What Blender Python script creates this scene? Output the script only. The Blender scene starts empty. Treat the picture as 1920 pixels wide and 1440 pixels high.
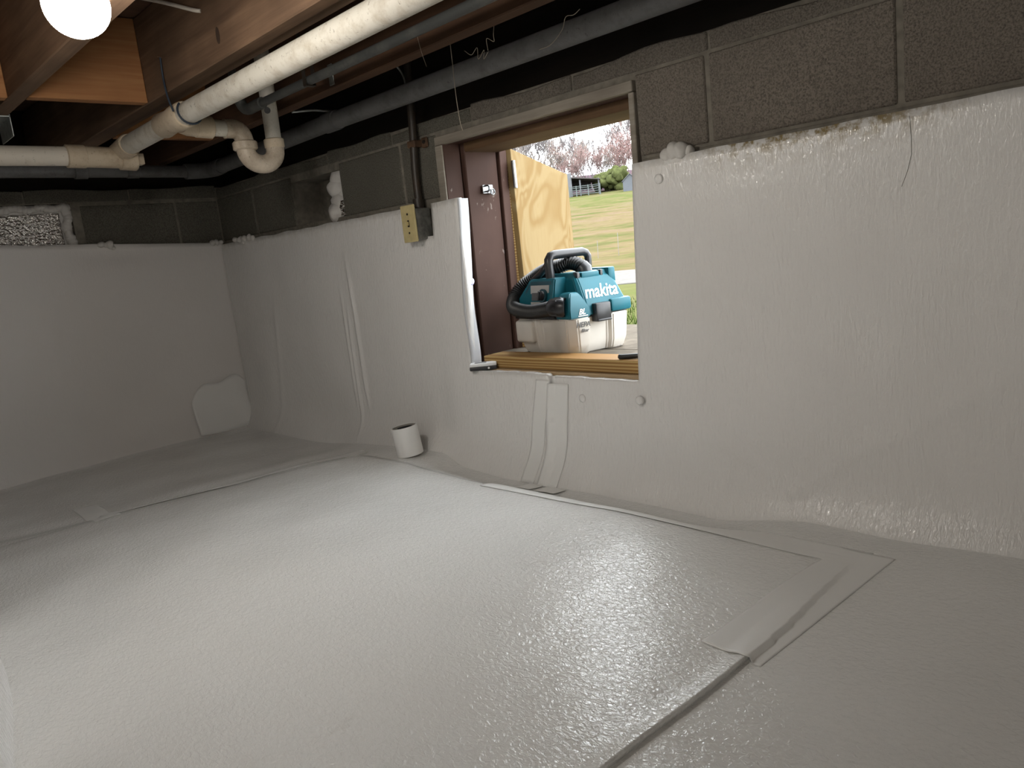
import bpy, bmesh, math, random
from mathutils import Vector, Matrix, noise
random.seed(7)
S = bpy.context.scene
C = S.collection

# ------------------------------------------------------------------ camera
cam_d = bpy.data.cameras.new('camera')
cam_d.sensor_fit = 'HORIZONTAL'; cam_d.sensor_width = 36.0
cam_d.lens = 1442.0 / 1920.0 * 36.0
cam_d.clip_start = 0.02; cam_d.clip_end = 600
cam = bpy.data.objects.new('camera', cam_d); C.objects.link(cam)
CZ = 0.67
RM = Matrix(((0.710324, 0.196978, -0.675751), (-0.695270, 0.046694, -0.717230), (-0.109726, 0.979295, 0.170121)))
cam.matrix_world = Matrix.Translation((0, 0, CZ)) @ RM.to_4x4()
S.camera = cam

# ------------------------------------------------------------------ sky and exposure
SKY = 9.5
wd = bpy.data.worlds.new('overcast_sky'); S.world = wd; wd.use_nodes = True
bg = wd.node_tree.nodes['Background']
bg.inputs[0].default_value = (0.93, 0.97, 1.0, 1); bg.inputs[1].default_value = SKY
BULB = 120.0          # radiance of the bulb in view
BULB_REAR = 240.0     # radiance of the bulb further back in the crawl space
S.view_settings.view_transform = 'Standard'
S.view_settings.look = 'None'
S.view_settings.exposure = 0.0
S.view_settings.gamma = 1.0
S.view_settings.use_curve_mapping = False
S.cycles.max_bounces = 6; S.cycles.glossy_bounces = 2; S.cycles.transmission_bounces = 1; S.cycles.transparent_max_bounces = 2

# ------------------------------------------------------------------ object helpers
def tag(o, label=None, cat=None, group=None, kind=None):
    if label: o['label'] = label
    if cat: o['category'] = cat
    if group: o['group'] = group
    if kind: o['kind'] = kind
    return o

def empty(name, loc, label=None, cat=None, group=None, rz=0.0):
    o = bpy.data.objects.new(name, None); C.objects.link(o)
    o.location = loc; o.rotation_euler = (0, 0, rz); o.empty_display_size = 0.05
    return tag(o, label, cat, group)

def mesh_obj(name, verts, faces, mat, parent=None, smooth=False, local=False):
    """verts are world coordinates unless local; child meshes keep their world place."""
    me = bpy.data.meshes.new(name)
    me.from_pydata([tuple(v) for v in verts], [], faces)
    me.validate(); me.update()
    if smooth:
        me.polygons.foreach_set('use_smooth', [True] * len(me.polygons))
    if mat is not None: me.materials.append(mat)
    o = bpy.data.objects.new(name, me); C.objects.link(o)
    if parent is not None:
        o.parent = parent
        if not local:
            o.matrix_parent_inverse = pm(parent).inverted()
    return o

def pm(o):
    m = Matrix.LocRotScale(o.location, o.rotation_euler, o.scale)
    if o.parent: m = pm(o.parent) @ o.matrix_parent_inverse @ m
    return m

def from_bm(name, bm, mat, parent=None, smooth=False, local=False):
    me = bpy.data.meshes.new(name)
    bmesh.ops.recalc_face_normals(bm, faces=bm.faces)
    bm.to_mesh(me); bm.free()
    if smooth:
        me.polygons.foreach_set('use_smooth', [True] * len(me.polygons))
    if mat is not None: me.materials.append(mat)
    o = bpy.data.objects.new(name, me); C.objects.link(o)
    if parent is not None:
        o.parent = parent
        if not local: o.matrix_parent_inverse = pm(parent).inverted()
    return o

def bm_box(bm, x0, x1, y0, y1, z0, z1, bevel=0.0, seg=1, M=None):
    r = bmesh.ops.create_cube(bm, size=1.0)
    vs = r['verts']
    for v in vs:
        v.co = Vector(((x0 + x1) / 2 + v.co.x * (x1 - x0), (y0 + y1) / 2 + v.co.y * (y1 - y0), (z0 + z1) / 2 + v.co.z * (z1 - z0)))
    if bevel > 0:
        es = list({e for v in vs for e in v.link_edges})
        r2 = bmesh.ops.bevel(bm, geom=es, offset=bevel, segments=seg, affect='EDGES', profile=0.5)
        vs = list({v for f in r2['faces'] for v in f.verts} | {v for v in vs if v.is_valid})
    if M is not None:
        for v in vs: v.co = M @ v.co
    return vs

def box(name, x, y, z, mat, parent=None, bevel=0.002, seg=1, M=None, smooth=False, local=False):
    bm = bmesh.new()
    bm_box(bm, x[0], x[1], y[0], y[1], z[0], z[1], bevel, seg, M)
    return from_bm(name, bm, mat, parent, smooth, local)

def multibox(name, boxes, mat, parent=None, bevel=0.0):
    bm = bmesh.new()
    for b in boxes: bm_box(bm, *b, bevel=bevel)
    return from_bm(name, bm, mat, parent)

def frames(pts):
    pts = [Vector(p) for p in pts]; n = len(pts); T = []
    for i in range(n):
        a = pts[max(0, i - 1)]; b = pts[min(n - 1, i + 1)]
        T.append((b - a).normalized())
    ref = Vector((0, 0, 1)) if abs(T[0].z) < 0.9 else Vector((1, 0, 0))
    u = (ref - T[0] * ref.dot(T[0])).normalized(); out = []
    for i in range(n):
        u = (u - T[i] * u.dot(T[i])).normalized()
        out.append((pts[i], u, T[i].cross(u)))
    return out

def tube_data(pts, r, n=16, caps=True, V=None, F=None):
    V = [] if V is None else V; F = [] if F is None else F
    fr = frames(pts); base = len(V)
    for i, (p, u, w) in enumerate(fr):
        ri = r[i] if isinstance(r, (list, tuple)) else r
        for k in range(n):
            a = 2 * math.pi * k / n
            V.append(p + u * (math.cos(a) * ri) + w * (math.sin(a) * ri))
    m = len(fr)
    for i in range(m - 1):
        for k in range(n):
            a = base + i * n + k; b = base + i * n + (k + 1) % n
            F.append((a, b, b + n, a + n))
    if caps:
        F.append(tuple(base + k for k in reversed(range(n))))
        F.append(tuple(base + (m - 1) * n + k for k in range(n)))
    return V, F

def autosmooth(o, deg=40):
    me = o.data
    me.polygons.foreach_set('use_smooth', [True] * len(me.polygons))
    bm = bmesh.new(); bm.from_mesh(me)
    for e in bm.edges:
        if len(e.link_faces) == 2:
            e.smooth = e.calc_face_angle(0) < math.radians(deg)
    bm.to_mesh(me); bm.free()
    return o

def tube(name, pts, r, mat, parent=None, n=16, caps=True, local=False):
    V, F = tube_data(pts, r, n, caps)
    return autosmooth(mesh_obj(name, V, F, mat, parent, False, local))

def bez(pts, k=8):
    """Catmull-Rom through pts."""
    P = [Vector(p) for p in pts]; P = [P[0] * 2 - P[1]] + P + [P[-1] * 2 - P[-2]]
    out = []
    for i in range(1, len(P) - 2):
        for j in range(k):
            t = j / k; a, b, c, d = P[i - 1], P[i], P[i + 1], P[i + 2]
            out.append(0.5 * ((2 * b) + (c - a) * t + (2 * a - 5 * b + 4 * c - d) * t * t + (3 * b - a - 3 * c + d) * t ** 3))
    out.append(P[-2]); return out

def ss(a, b, x):
    t = max(0.0, min(1.0, (x - a) / (b - a))); return t * t * (3 - 2 * t)

def lin(a, b, step):
    n = max(1, int(round((b - a) / step))); return [a + (b - a) * i / n for i in range(n + 1)]

# ------------------------------------------------------------------ material helpers
class NT:
    def __init__(s, name):
        s.m = bpy.data.materials.new(name); s.m.use_nodes = True
        s.t = s.m.node_tree; s.b = s.t.nodes['Principled BSDF']
        s.tc = s.t.nodes.new('ShaderNodeTexCoord')
    def n(s, typ, **kw):
        o = s.t.nodes.new(typ)
        for k, v in kw.items(): setattr(o, k, v)
        return o
    def l(s, a, b): s.t.links.new(a, b)
    def map(s, scale=(1, 1, 1), rot=(0, 0, 0), loc=(0, 0, 0)):
        m = s.n('ShaderNodeMapping'); m.inputs['Scale'].default_value = scale
        m.inputs['Rotation'].default_value = rot; m.inputs['Location'].default_value = loc
        s.l(s.tc.outputs['Object'], m.inputs['Vector']); return m.outputs[0]
    def noise(s, scale, detail=4, rough=0.5, vec=None, dist=0.0):
        o = s.n('ShaderNodeTexNoise'); o.inputs['Scale'].default_value = scale
        o.inputs['Detail'].default_value = detail; o.inputs['Roughness'].default_value = rough
        o.inputs['Distortion'].default_value = dist
        s.l(vec if vec is not None else s.tc.outputs['Object'], o.inputs['Vector']); return o.outputs[0]
    def ramp(s, fac, stops):
        o = s.n('ShaderNodeValToRGB'); cr = o.color_ramp
        while len(cr.elements) < len(stops): cr.elements.new(0.5)
        for e, (p, c) in zip(cr.elements, stops):
            e.position = p; e.color = (c if len(c) == 4 else tuple(c) + (1,)) if hasattr(c, '__len__') else (c, c, c, 1)
        s.l(fac, o.inputs[0]); return o.outputs[0]
    def mix(s, fac, a, b, mode='MIX'):
        o = s.n('ShaderNodeMix', data_type='RGBA', blend_type=mode)
        for i, v in ((0, fac), (6, a), (7, b)):
            if hasattr(v, 'links') or hasattr(v, 'is_linked'): s.l(v, o.inputs[i])
            elif i == 0: o.inputs[0].default_value = v
            else: o.inputs[i].default_value = tuple(v) + (1,) if len(v) == 3 else v
        return o.outputs[2]
    def math(s, op, a, b=0.0, clamp=False):
        o = s.n('ShaderNodeMath', operation=op, use_clamp=clamp)
        for i, v in enumerate((a, b)):
            if hasattr(v, 'is_linked'): s.l(v, o.inputs[i])
            else: o.inputs[i].default_value = v
        return o.outputs[0]
    def bump(s, h, strength=0.3, dist=0.002, prev=None):
        o = s.n('ShaderNodeBump'); o.inputs['Strength'].default_value = strength; o.inputs['Distance'].default_value = dist
        s.l(h, o.inputs['Height'])
        if prev is not None: s.l(prev, o.inputs['Normal'])
        return o.outputs[0]
    def set(s, col=None, rough=None, metal=None, spec=None, nrm=None):
        for k, v in (('Base Color', col), ('Roughness', rough), ('Metallic', metal), ('Specular IOR Level', spec), ('Normal', nrm)):
            if v is None: continue
            if hasattr(v, 'is_linked'): s.l(v, s.b.inputs[k])
            elif k == 'Base Color': s.b.inputs[k].default_value = tuple(v) + (1,)
            else: s.b.inputs[k].default_value = v
        return s.m

def plain(name, col, rough=0.5, metal=0.0, var=0.12, scale=30, bump=0.0, spec=0.5):
    t = NT(name); f = t.noise(scale, 4)
    d = tuple(c * (1 - var) for c in col); e = tuple(min(1, c * (1 + var)) for c in col)
    c = t.ramp(f, [(0.3, d), (0.7, e)])
    nm = t.bump(f, 0.3, bump) if bump else None
    return t.set(c, rough, metal, spec, nm)

def wood(name, a, b, axis='Y', rough=0.75, knots=True, scale=1.0, ring=34):
    """grain running along the given world axis"""
    t = NT(name)
    st = {'X': (0.05, 1, 1), 'Y': (1, 0.05, 1), 'Z': (1, 1, 0.05)}[axis]
    v = t.map(tuple(c * ring * scale for c in st))
    g = t.noise(1.0, 5, 0.6, v, 0.6)
    v2 = t.map(tuple(c * 140 * scale for c in st)); g2 = t.noise(1.0, 3, 0.5, v2)
    blot = t.noise(5.0, 3)
    f = t.math('ADD', t.math('MULTIPLY', g, 0.7), t.math('MULTIPLY', g2, 0.3))
    c = t.ramp(f, [(0.32, b), (0.66, a)])
    c = t.mix(t.ramp(blot, [(0.35, 0.0), (0.75, 0.55)]), c, tuple(x * 0.55 for x in b))
    return t.set(c, rough, 0, 0.25, t.bump(f, 0.25, 0.002))

def foam_mat(name, col, kind, rough=0.34, strength=0.5):
    """white embossed liner"""
    t = NT(name)
    if kind == 'wall':
        v = t.map((95, 150, 42)); h = t.noise(1.0, 3, 0.55, v, 0.4)
    elif kind == 'back':
        v = t.map((150, 95, 42)); h = t.noise(1.0, 3, 0.55, v, 0.4)
    elif kind == 'floor':
        v = t.map((140, 95, 140), rot=(0, 0, 0.5)); h = t.noise(1.0, 3, 0.55, v, 0.6)
    else:
        v = t.map((60, 60, 60)); h = t.noise(1.0, 2, 0.5, v)
    big = t.noise(2.2, 3); mid = t.noise(11.0, 3)
    c = t.ramp(big, [(0.3, tuple(x * 0.94 for x in col)), (0.7, col)])
    fleck = t.noise(55.0, 4, 0.6)
    c = t.mix(t.ramp(fleck, [(0.74, 0.0), (0.80, 0.35)]), c, (0.30, 0.27, 0.22))
    nm = t.bump(mid, 0.35, 0.006)
    nm = t.bump(h, strength, 0.0024 if kind == 'floor' else 0.0026, nm)
    return t, c, nm, rough

def block_mat(name, base, axis):
    t = NT(name)
    f = t.noise(260, 4, 0.7); g = t.noise(90, 3, 0.6); b = t.noise(4, 3)
    c = t.ramp(f, [(0.30, tuple(x * 0.35 for x in base)), (0.48, base), (0.72, tuple(min(1, x * 1.75) for x in base))])
    c = t.mix(t.ramp(b, [(0.35, 0.0), (0.7, 0.45)]), c, tuple(x * 0.62 for x in base))
    h = t.math('ADD', f, g)
    ro = t.ramp(f, [(0.50, 0.85), (0.64, 0.16)])
    return t.set(c, ro, 0, 0.5, t.bump(h, 0.9, 0.004))

# foam liners
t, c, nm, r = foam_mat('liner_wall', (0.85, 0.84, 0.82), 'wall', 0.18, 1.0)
# mildew along the top edge of the right-hand sheet
sep = t.n('ShaderNodeSeparateXYZ'); t.l(t.tc.outputs['Object'], sep.inputs[0])
zf = t.ramp(t.math('SUBTRACT', sep.outputs[2], 0.775), [(0.0, 0.0), (0.035, 0.25), (0.062, 1.0)])
yf = t.ramp(sep.outputs[1], [(0.40, 0.0), (0.60, 1.0), (0.90, 1.0), (1.0, 0.15)])
st = t.ramp(t.noise(30, 5, 0.7), [(0.42, 0.0), (0.56, 1.0)])
mf = t.math('MULTIPLY', t.math('MULTIPLY', zf, yf), st)
c = t.mix(t.math('MULTIPLY', mf, 0.92), c, (0.26, 0.185, 0.06))
M_WALLFOAM = t.set(c, r, 0, 0.5, nm)
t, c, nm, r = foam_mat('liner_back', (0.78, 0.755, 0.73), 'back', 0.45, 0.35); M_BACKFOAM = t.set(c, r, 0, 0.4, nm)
t, c, nm, r = foam_mat('liner_floor', (0.86, 0.86, 0.84), 'floor', 0.15, 1.0)
sm = t.ramp(t.noise(3.3, 4, 0.6, t.map((1, 2.2, 1), loc=(3, 1, 0))), [(0.70, 0.0), (0.80, 0.35)])
c = t.mix(sm, c, (0.40, 0.37, 0.30))
M_FLOOR = t.set(c, r, 0, 0.75, nm)
t, c, nm, r = foam_mat('tape_white', (0.87, 0.87, 0.85), 'x', 0.30, 0.06); M_TAPE = t.set(c, r, 0, 0.5, nm)
t, c, nm, r = foam_mat('foam_core', (0.60, 0.61, 0.63), 'x', 0.55, 0.3); M_FOAMEDGE = t.set(c, r, 0, 0.3, nm)
t, c, nm, r = foam_mat('spray_foam', (0.62, 0.60, 0.57), 'x', 0.5, 0.6); M_SPRAY = t.set(c, r, 0, 0.3, nm)
# crinkled foil
t = NT('crinkled_foil'); h = t.noise(95, 2, 0.5)
M_FOIL = t.set((0.80, 0.77, 0.74), 0.22, 1.0, 0.5, t.bump(h, 1.0, 0.012))
# masonry
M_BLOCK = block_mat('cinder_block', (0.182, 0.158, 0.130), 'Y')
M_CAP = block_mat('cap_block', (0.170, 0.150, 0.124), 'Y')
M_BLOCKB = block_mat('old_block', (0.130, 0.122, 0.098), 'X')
M_MORTAR = plain('mortar', (0.185, 0.168, 0.138), 0.9, 0, 0.25, 40, 0.003)
M_DARKVOID = plain('dark_cavity', (0.012, 0.011, 0.010), 0.95)
M_SIDING = plain('siding', (0.5, 0.5, 0.48), 0.8)
# timbers
M_JOIST = wood('joist_wood', (0.1876, 0.1151, 0.0699), (0.0980, 0.0581, 0.0358), 'Y')
M_JOISTD = wood('joist_wood_dark', (0.1240, 0.0659, 0.0372), (0.0659, 0.0349, 0.0201), 'Y')
M_BLOCKING = wood('blocking_pine', (0.3875, 0.1938, 0.0814), (0.2790, 0.1201, 0.0465), 'X', ring=55)
M_SUB = wood('subfloor_board', (0.1440, 0.0828, 0.0504), (0.0792, 0.0432, 0.0274), 'X')
M_SILLSHADE = wood('sill_wood_shaded', (0.020, 0.014, 0.010), (0.010, 0.008, 0.006), 'Y')  # near-black wood colour stands in for the shade above the block walls
M_RAW = wood('raw_header_wood', (0.1732, 0.1050, 0.0552), (0.1050, 0.0577, 0.0289), 'Y')
M_LEDGE = wood('ledge_plywood', (0.62, 0.47, 0.29), (0.48, 0.33, 0.18), 'Y', ring=16)
M_DECK = plain('weathered_landing', (0.1233, 0.1062, 0.0857), 0.85, 0, 0.2, 22, 0.002, spec=0.02)
# growth-ring timber for the 2x4 on the ledge
t = NT('treated_pine')
v = t.map((26, 4.0, 62)); w = t.n('ShaderNodeTexWave', wave_type='BANDS', bands_direction='Z')
w.inputs['Scale'].default_value = 0.55; w.inputs['Distortion'].default_value = 8.0; w.inputs['Detail'].default_value = 1.5; w.inputs['Detail Scale'].default_value = 0.6
t.l(v, w.inputs[0])
M_PINE = t.set(t.ramp(w.outputs[1], [(0.25, (0.52, 0.36, 0.15)), (0.75, (0.30, 0.16, 0.05))]), 0.7, 0, 0.3)
# plywood door
t = NT('plywood_door')
v = t.map((2.2, 2.2, 2.6)); g = t.noise(1.0, 2, 0.5, v, 1.6)
rings = t.n('ShaderNodeMath', operation='PINGPONG'); rings.inputs[1].default_value = 0.09
t.l(g, rings.inputs[0])
c = t.ramp(t.math('MULTIPLY', rings.outputs[0], 11.0), [(0.15, (0.1788, 0.1159, 0.0464)), (0.8, (0.2186, 0.1590, 0.0782))])
c = t.mix(t.ramp(t.noise(120, 3, 0.5, t.map((1, 1, 0.08))), [(0.4, 0.0), (0.7, 0.25)]), c, (0.1557, 0.0927, 0.0331))
M_PLY = t.set(c, 0.8, 0, 0.05)
# painted frame
t = NT('brown_paint')
chip = t.ramp(t.noise(38, 5, 0.65, t.map((1, 1, 0.5))), [(0.655, 0.0), (0.68, 1.0)])
c = t.ramp(t.noise(7, 4), [(0.3, (0.0551, 0.0294, 0.0225)), (0.7, (0.0775, 0.0428, 0.0334))])
c = t.mix(chip, c, (0.1714, 0.1388, 0.1225))
M_BROWN = t.set(c, 0.6, 0, 0.12, t.bump(t.noise(22, 4, 0.5, t.map((1, 1, 0.15))), 0.3, 0.002))
M_GREYTRIM = wood('grey_trim', (0.36, 0.325, 0.275), (0.22, 0.19, 0.155), 'Y')
# pipes
def pipe_mat(name, col, dirt, amt):
    t = NT(name)
    d = t.ramp(t.noise(17, 6, 0.7), [(0.5 - amt, 0.0), (0.72, 0.8)])
    s = t.ramp(t.noise(85, 5, 0.75), [(0.60, 0.0), (0.68, 0.75)])
    c = t.mix(d, col, dirt); c = t.mix(s, c, tuple(x * 0.45 for x in dirt))
    return t.set(c, 0.45, 0, 0.4, t.bump(t.noise(60, 4), 0.15, 0.001))
M_PVC = pipe_mat('dirty_pvc', (0.5786, 0.5506, 0.4852), (0.3359, 0.2799, 0.2053), 0.03)
M_PVCTAN = pipe_mat('tan_pvc', (0.5242, 0.4399, 0.3276), (0.3370, 0.2527, 0.1685), 0.05)
M_PVCLEFT = pipe_mat('clean_pvc', (0.6120, 0.5670, 0.4950), (0.4140, 0.3600, 0.2790), -0.05)
M_TRAP = pipe_mat('stained_trap_pvc', (0.5429, 0.4680, 0.3744), (0.2340, 0.1778, 0.1217), 0.10)
M_GREYPIPE = pipe_mat('grey_pipe', (0.1610, 0.1610, 0.1610), (0.0840, 0.0812, 0.0770), 0.05)
M_IRON = pipe_mat('black_iron', (0.0675, 0.0705, 0.0675), (0.1200, 0.1200, 0.1080), 0.0)
M_CONDUIT = pipe_mat('rusty_conduit', (0.0330, 0.0270, 0.0216), (0.0600, 0.0390, 0.0240), 0.05)
M_BLUEBLACK = plain('dark_wire', (0.02, 0.03, 0.045), 0.4)
M_WIREWHITE = plain('white_cable_sheath', (0.5, 0.46, 0.4), 0.5)
M_STEEL = plain('zinc_steel', (0.26, 0.27, 0.28), 0.28, 1.0, 0.1)
M_GALV = plain('galvanized_dull', (0.42, 0.45, 0.44), 0.45, 0.9, 0.2, 60)
M_RUST = plain('rusty_strap', (0.10, 0.055, 0.03), 0.8, 0.2, 0.3)
M_BOX = plain('box_metal', (0.17, 0.17, 0.155), 0.55, 0.3, 0.35, 70)
M_IVORY = plain('ivory_plate', (0.56, 0.47, 0.24), 0.45, 0, 0.10, 45)
M_HOLE = plain('dark_hole', (0.02, 0.014, 0.01), 0.9)
M_WEB = plain('cobweb', (0.42, 0.37, 0.29), 0.9)
M_NAILCAP = plain('lilac_cap', (0.62, 0.61, 0.82), 0.5)
# vacuum
M_TEAL = plain('teal_plastic', (0.0076, 0.1148, 0.1530), 0.42, 0, 0.05, 20, spec=0.3)
M_TANK = plain('ivory_plastic', (0.62, 0.585, 0.53), 0.42, 0, 0.03, 20)
M_BLACK = plain('black_plastic', (0.018, 0.018, 0.02), 0.34, 0, 0.1, 80)
M_RUBBER = plain('black_rubber', (0.012, 0.012, 0.012), 0.42, 0, 0.1, 80)
M_PANEL = plain('grey_label', (0.42, 0.41, 0.39), 0.5, 0, 0.03)
M_WHITE = plain('white_print', (0.85, 0.86, 0.86), 0.5, 0, 0.02)
M_DGREY = plain('dark_grey_print', (0.10, 0.10, 0.10), 0.5, 0, 0.02)
M_DTEAL = plain('dark_teal', (0.006, 0.055, 0.075), 0.45, 0, 0.05)
# lamp
t = NT('glowing_bulb_glass'); t.b.inputs['Emission Color'].default_value = (1.0, 0.945, 0.865, 1); t.b.inputs['Emission Strength'].default_value = BULB
M_BULB = t.set((0.9, 0.9, 0.88), 0.4)
t = NT('glowing_rear_bulb_glass'); t.b.inputs['Emission Color'].default_value = (1.0, 0.945, 0.865, 1); t.b.inputs['Emission Strength'].default_value = BULB_REAR
M_BULB2 = t.set((0.9, 0.9, 0.88), 0.4)
M_PORC = plain('porcelain', (0.75, 0.74, 0.70), 0.3)
# outdoors
t = NT('meadow')
g = t.noise(0.35, 5, 0.6); g2 = t.noise(2.6, 4, 0.65, t.map((1, 1, 1), rot=(0, 0, 0.6)))
sep = t.n('ShaderNodeSeparateXYZ'); t.l(t.tc.outputs['Object'], sep.inputs[0])
dist = t.math('ADD', t.math('MULTIPLY', sep.outputs[0], 0.783), t.math('MULTIPLY', sep.outputs[1], 0.622))
c = t.ramp(g, [(0.36, (0.0463, 0.0590, 0.0186)), (0.50, (0.0948, 0.0779, 0.0399)), (0.66, (0.1090, 0.0818, 0.0559))])
c = t.mix(t.ramp(g2, [(0.35, 0.0), (0.7, 0.55)]), c, (0.0644, 0.0456, 0.0294))
gr = t.ramp(t.math('MULTIPLY', dist, 0.01), [(0.0, 1.0), (0.11, 1.0), (0.145, 0.0), (0.55, 0.0), (0.78, 0.8), (0.9, 0.6)])
c = t.mix(t.math('MULTIPLY', gr, 0.5), c, (0.0525, 0.0761, 0.0213))
c = t.mix(t.ramp(t.math('MULTIPLY', dist, 0.01), [(0.90, 0.0), (0.96, 1.0)]), c, (0.0551, 0.0380, 0.0462))
M_GRASS = t.set(c, 0.95, 0, 0.0, t.bump(t.noise(9, 4), 0.5, 0.05))
M_BLADE = plain('grass_blades', (0.0380, 0.0644, 0.0117), 0.8, 0, 0.4, 3, spec=0.02)
M_GRAVEL = plain('gravel_lane', (0.1122, 0.1066, 0.0972), 0.95, 0, 0.2, 8, spec=0.02)
M_BARK = plain('bare_bark', (0.150, 0.138, 0.135), 0.9, 0, 0.2, 2, spec=0.02)
M_BARK2 = plain('reddish_bark', (0.160, 0.122, 0.112), 0.9, 0, 0.2, 2, spec=0.02)
M_BUD = plain('rose_buds', (0.230, 0.140, 0.130), 0.9, 0, 0.3, 1, spec=0.02)
M_BUDT = plain('tan_buds', (0.200, 0.165, 0.130), 0.9, 0, 0.3, 1, spec=0.02)
M_EVER = plain('evergreen', (0.046, 0.052, 0.020), 0.9, 0, 0.4, 2, spec=0.02)
M_BARNW = plain('white_barn', (0.0914, 0.0942, 0.0998), 0.8, 0, 0.05, 1, spec=0.02)
M_BARNR = plain('dark_roof', (0.035, 0.03, 0.028), 0.8, 0, 0.1, 1)
M_GATE = plain('pale_gate_rail', (0.0792, 0.0915, 0.0884), 0.7, 0, 0.05, 1, spec=0.02)
M_SHED = plain('grey_shed', (0.0739, 0.0790, 0.0874), 0.8, 0, 0.05, 1, spec=0.02)

# ================================================================== THE SETTING
WX, BY = 1.63, 3.60           # inner faces of the block walls (right, back)
X0, Y0 = -2.60, -2.20         # far sides of the crawl space behind the camera
JB, JT = 1.207, 1.442         # underside and top of the floor joists
OX = 1.84                     # outer face of the right wall

def floor_h(x, y):
    h = 0.035 * ss(0.1, 0.9, x) * (1 - ss(1.2, 1.62, x)) * ss(0.4, 1.2, y) * (1 - ss(2.05, 2.75, y))
    h += 0.020 * math.exp(-(((x - 1.52) / 0.16) ** 2 + ((y - 2.12) / 0.25) ** 2))
    h += 0.016 * math.exp(-(((x - 1.50) / 0.22) ** 2 + ((y - 0.25) / 0.5) ** 2))
    h -= 0.028 * ss(2.35, 2.95, y)
    h += 0.012 * noise.noise(Vector((x * 1.7, y * 1.7, 3.3)))
    h += 0.005 * noise.noise(Vector((x * 4.5, y * 4.5, 8.1)))
    h -= 0.010 * math.exp(-((y - 2.62 + 0.25 * (x - 0.8)) / 0.06) ** 2) * ss(0.2, 0.6, x) * (1 - ss(1.3, 1.5, x))
    h -= 0.030 * ss(1.37, 1.50, x) * (1 - ss(1.9, 2.05, y)) * ss(0.75, 1.0, y)
    h += 0.05 * ss(1.50, 1.66, x) ** 2 + 0.04 * ss(3.46, 3.62, y) ** 2
    return h

def grid_obj(name, us, vs, fn, mat, parent=None, keep=None, thick=0.0, smooth=True):
    nu, nv = len(us), len(vs); V = [fn(u, v) for v in vs for u in us]; F = []
    for j in range(nv - 1):
        for i in range(nu - 1):
            if keep and not keep((us[i] + us[i + 1]) / 2, (vs[j] + vs[j + 1]) / 2): continue
            a = j * nu + i; F.append((a, a + 1, a + nu + 1, a + nu))
    used = sorted({k for f in F for k in f}); mp = {k: i for i, k in enumerate(used)}
    o = mesh_obj(name, [V[k] for k in used], [tuple(mp[k] for k in f) for f in F], mat, parent, smooth)
    if thick:
        md = o.modifiers.new('thickness', 'SOLIDIFY'); md.thickness = abs(thick); md.offset = -1.0 if thick > 0 else 1.0
    return o

xs = lin(X0, 0.0, 0.06) + lin(0.0, WX, 0.02)[1:]
ys = lin(Y0, 0.0, 0.06) + lin(0.0, BY, 0.02)[1:]
fl = grid_obj('floor', xs, ys, lambda x, y: (x, y, floor_h(x, y)), M_FLOOR); tag(fl, kind='structure', label='white embossed vapour liner covering the crawl space floor')
sub = box('floor_slab', (X0 - 0.2, OX), (Y0 - 0.2, BY + 0.2), (-0.30, -0.06), M_DARKVOID, None, 0); tag(sub, kind='structure'); sub.name = 'floor'

# ---- right wall: mortar core with a door hole and a vent hole, blocks proud of it
DY0, DY1, DZ0, DZ1 = 1.175, 1.955, 0.275, 1.045
VY0, VY1, VZ0, VZ1 = 2.535, 2.90, 0.865, 1.035
g = 0.004
wr = multibox('wall_right', [
    (WX + g, OX, Y0 - 0.2, DY0, -0.2, 1.105), (WX + g, OX, DY0, DY1, -0.2, DZ0), (WX + g, OX, DY0, DY1, DZ1, 1.105),
    (WX + g, OX, DY1, VY0, -0.2, 1.105), (WX + g, OX, VY0, VY1, -0.2, VZ0), (WX + g, OX, VY0, VY1, VZ1, 1.105),
    (WX + 0.13, OX, VY0, VY1, VZ0, VZ1), (WX + g, OX, VY1, BY + 0.2, -0.2, 1.105)], M_MORTAR)
tag(wr, kind='structure', label='cinder block wall with the access doorway')

def rough_block(name, a, b, zz, mat, parent, wall, top_wave=0.0, seed=0):
    """block face proud of the mortar; a wall='x' block lies in the right wall, 'y' in the back wall"""
    rnd = random.Random(seed); bm = bmesh.new()
    us = lin(a, b, 0.06); d0 = rnd.uniform(-0.0015, 0.0015)
    prof = []
    for u in us:
        w = top_wave * (0.5 * math.sin(u * 7 + seed) + 0.5 * math.sin(u * 17.3 + seed * 2)) if top_wave else 0
        prof.append((u, zz[0], zz[1] + w))
    front, back = [], []
    for (u, z0, z1) in prof:
        for z in (z0, z1):
            d = WX + d0 if wall == 'x' else BY + d0
            p = (d, u, z) if wall == 'x' else (u, d, z); q = (d + 0.05, u, z) if wall == 'x' else (u, d + 0.05, z)
            front.append(bm.verts.new(p)); back.append(bm.verts.new(q))
    n = len(prof)
    for i in range(n - 1):
        A, B, Cc, D = front[2 * i], front[2 * i + 2], front[2 * i + 3], front[2 * i + 1]
        bm.faces.new((A, B, Cc, D))
        a_, b_, c_, d_ = back[2 * i], back[2 * i + 2], back[2 * i + 3], back[2 * i + 1]
        bm.faces.new((d_, c_, b_, a_)); bm.faces.new((D, Cc, c_, d_)); bm.faces.new((a_, b_, B, A))
    bm.faces.new((front[0], front[1], back[1], back[0])); k = 2 * n - 2
    bm.faces.new((back[k], back[k + 1], front[k + 1], front[k]))
    bmesh.ops.recalc_face_normals(bm, faces=bm.faces)
    es = [e for e in bm.edges if len(e.link_faces) == 2 and e.calc_face_angle(0) > 1.0]
    bmesh.ops.bevel(bm, geom=es, offset=0.003, segments=1, affect='EDGES')
    return from_bm(name, bm, mat, parent)

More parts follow.
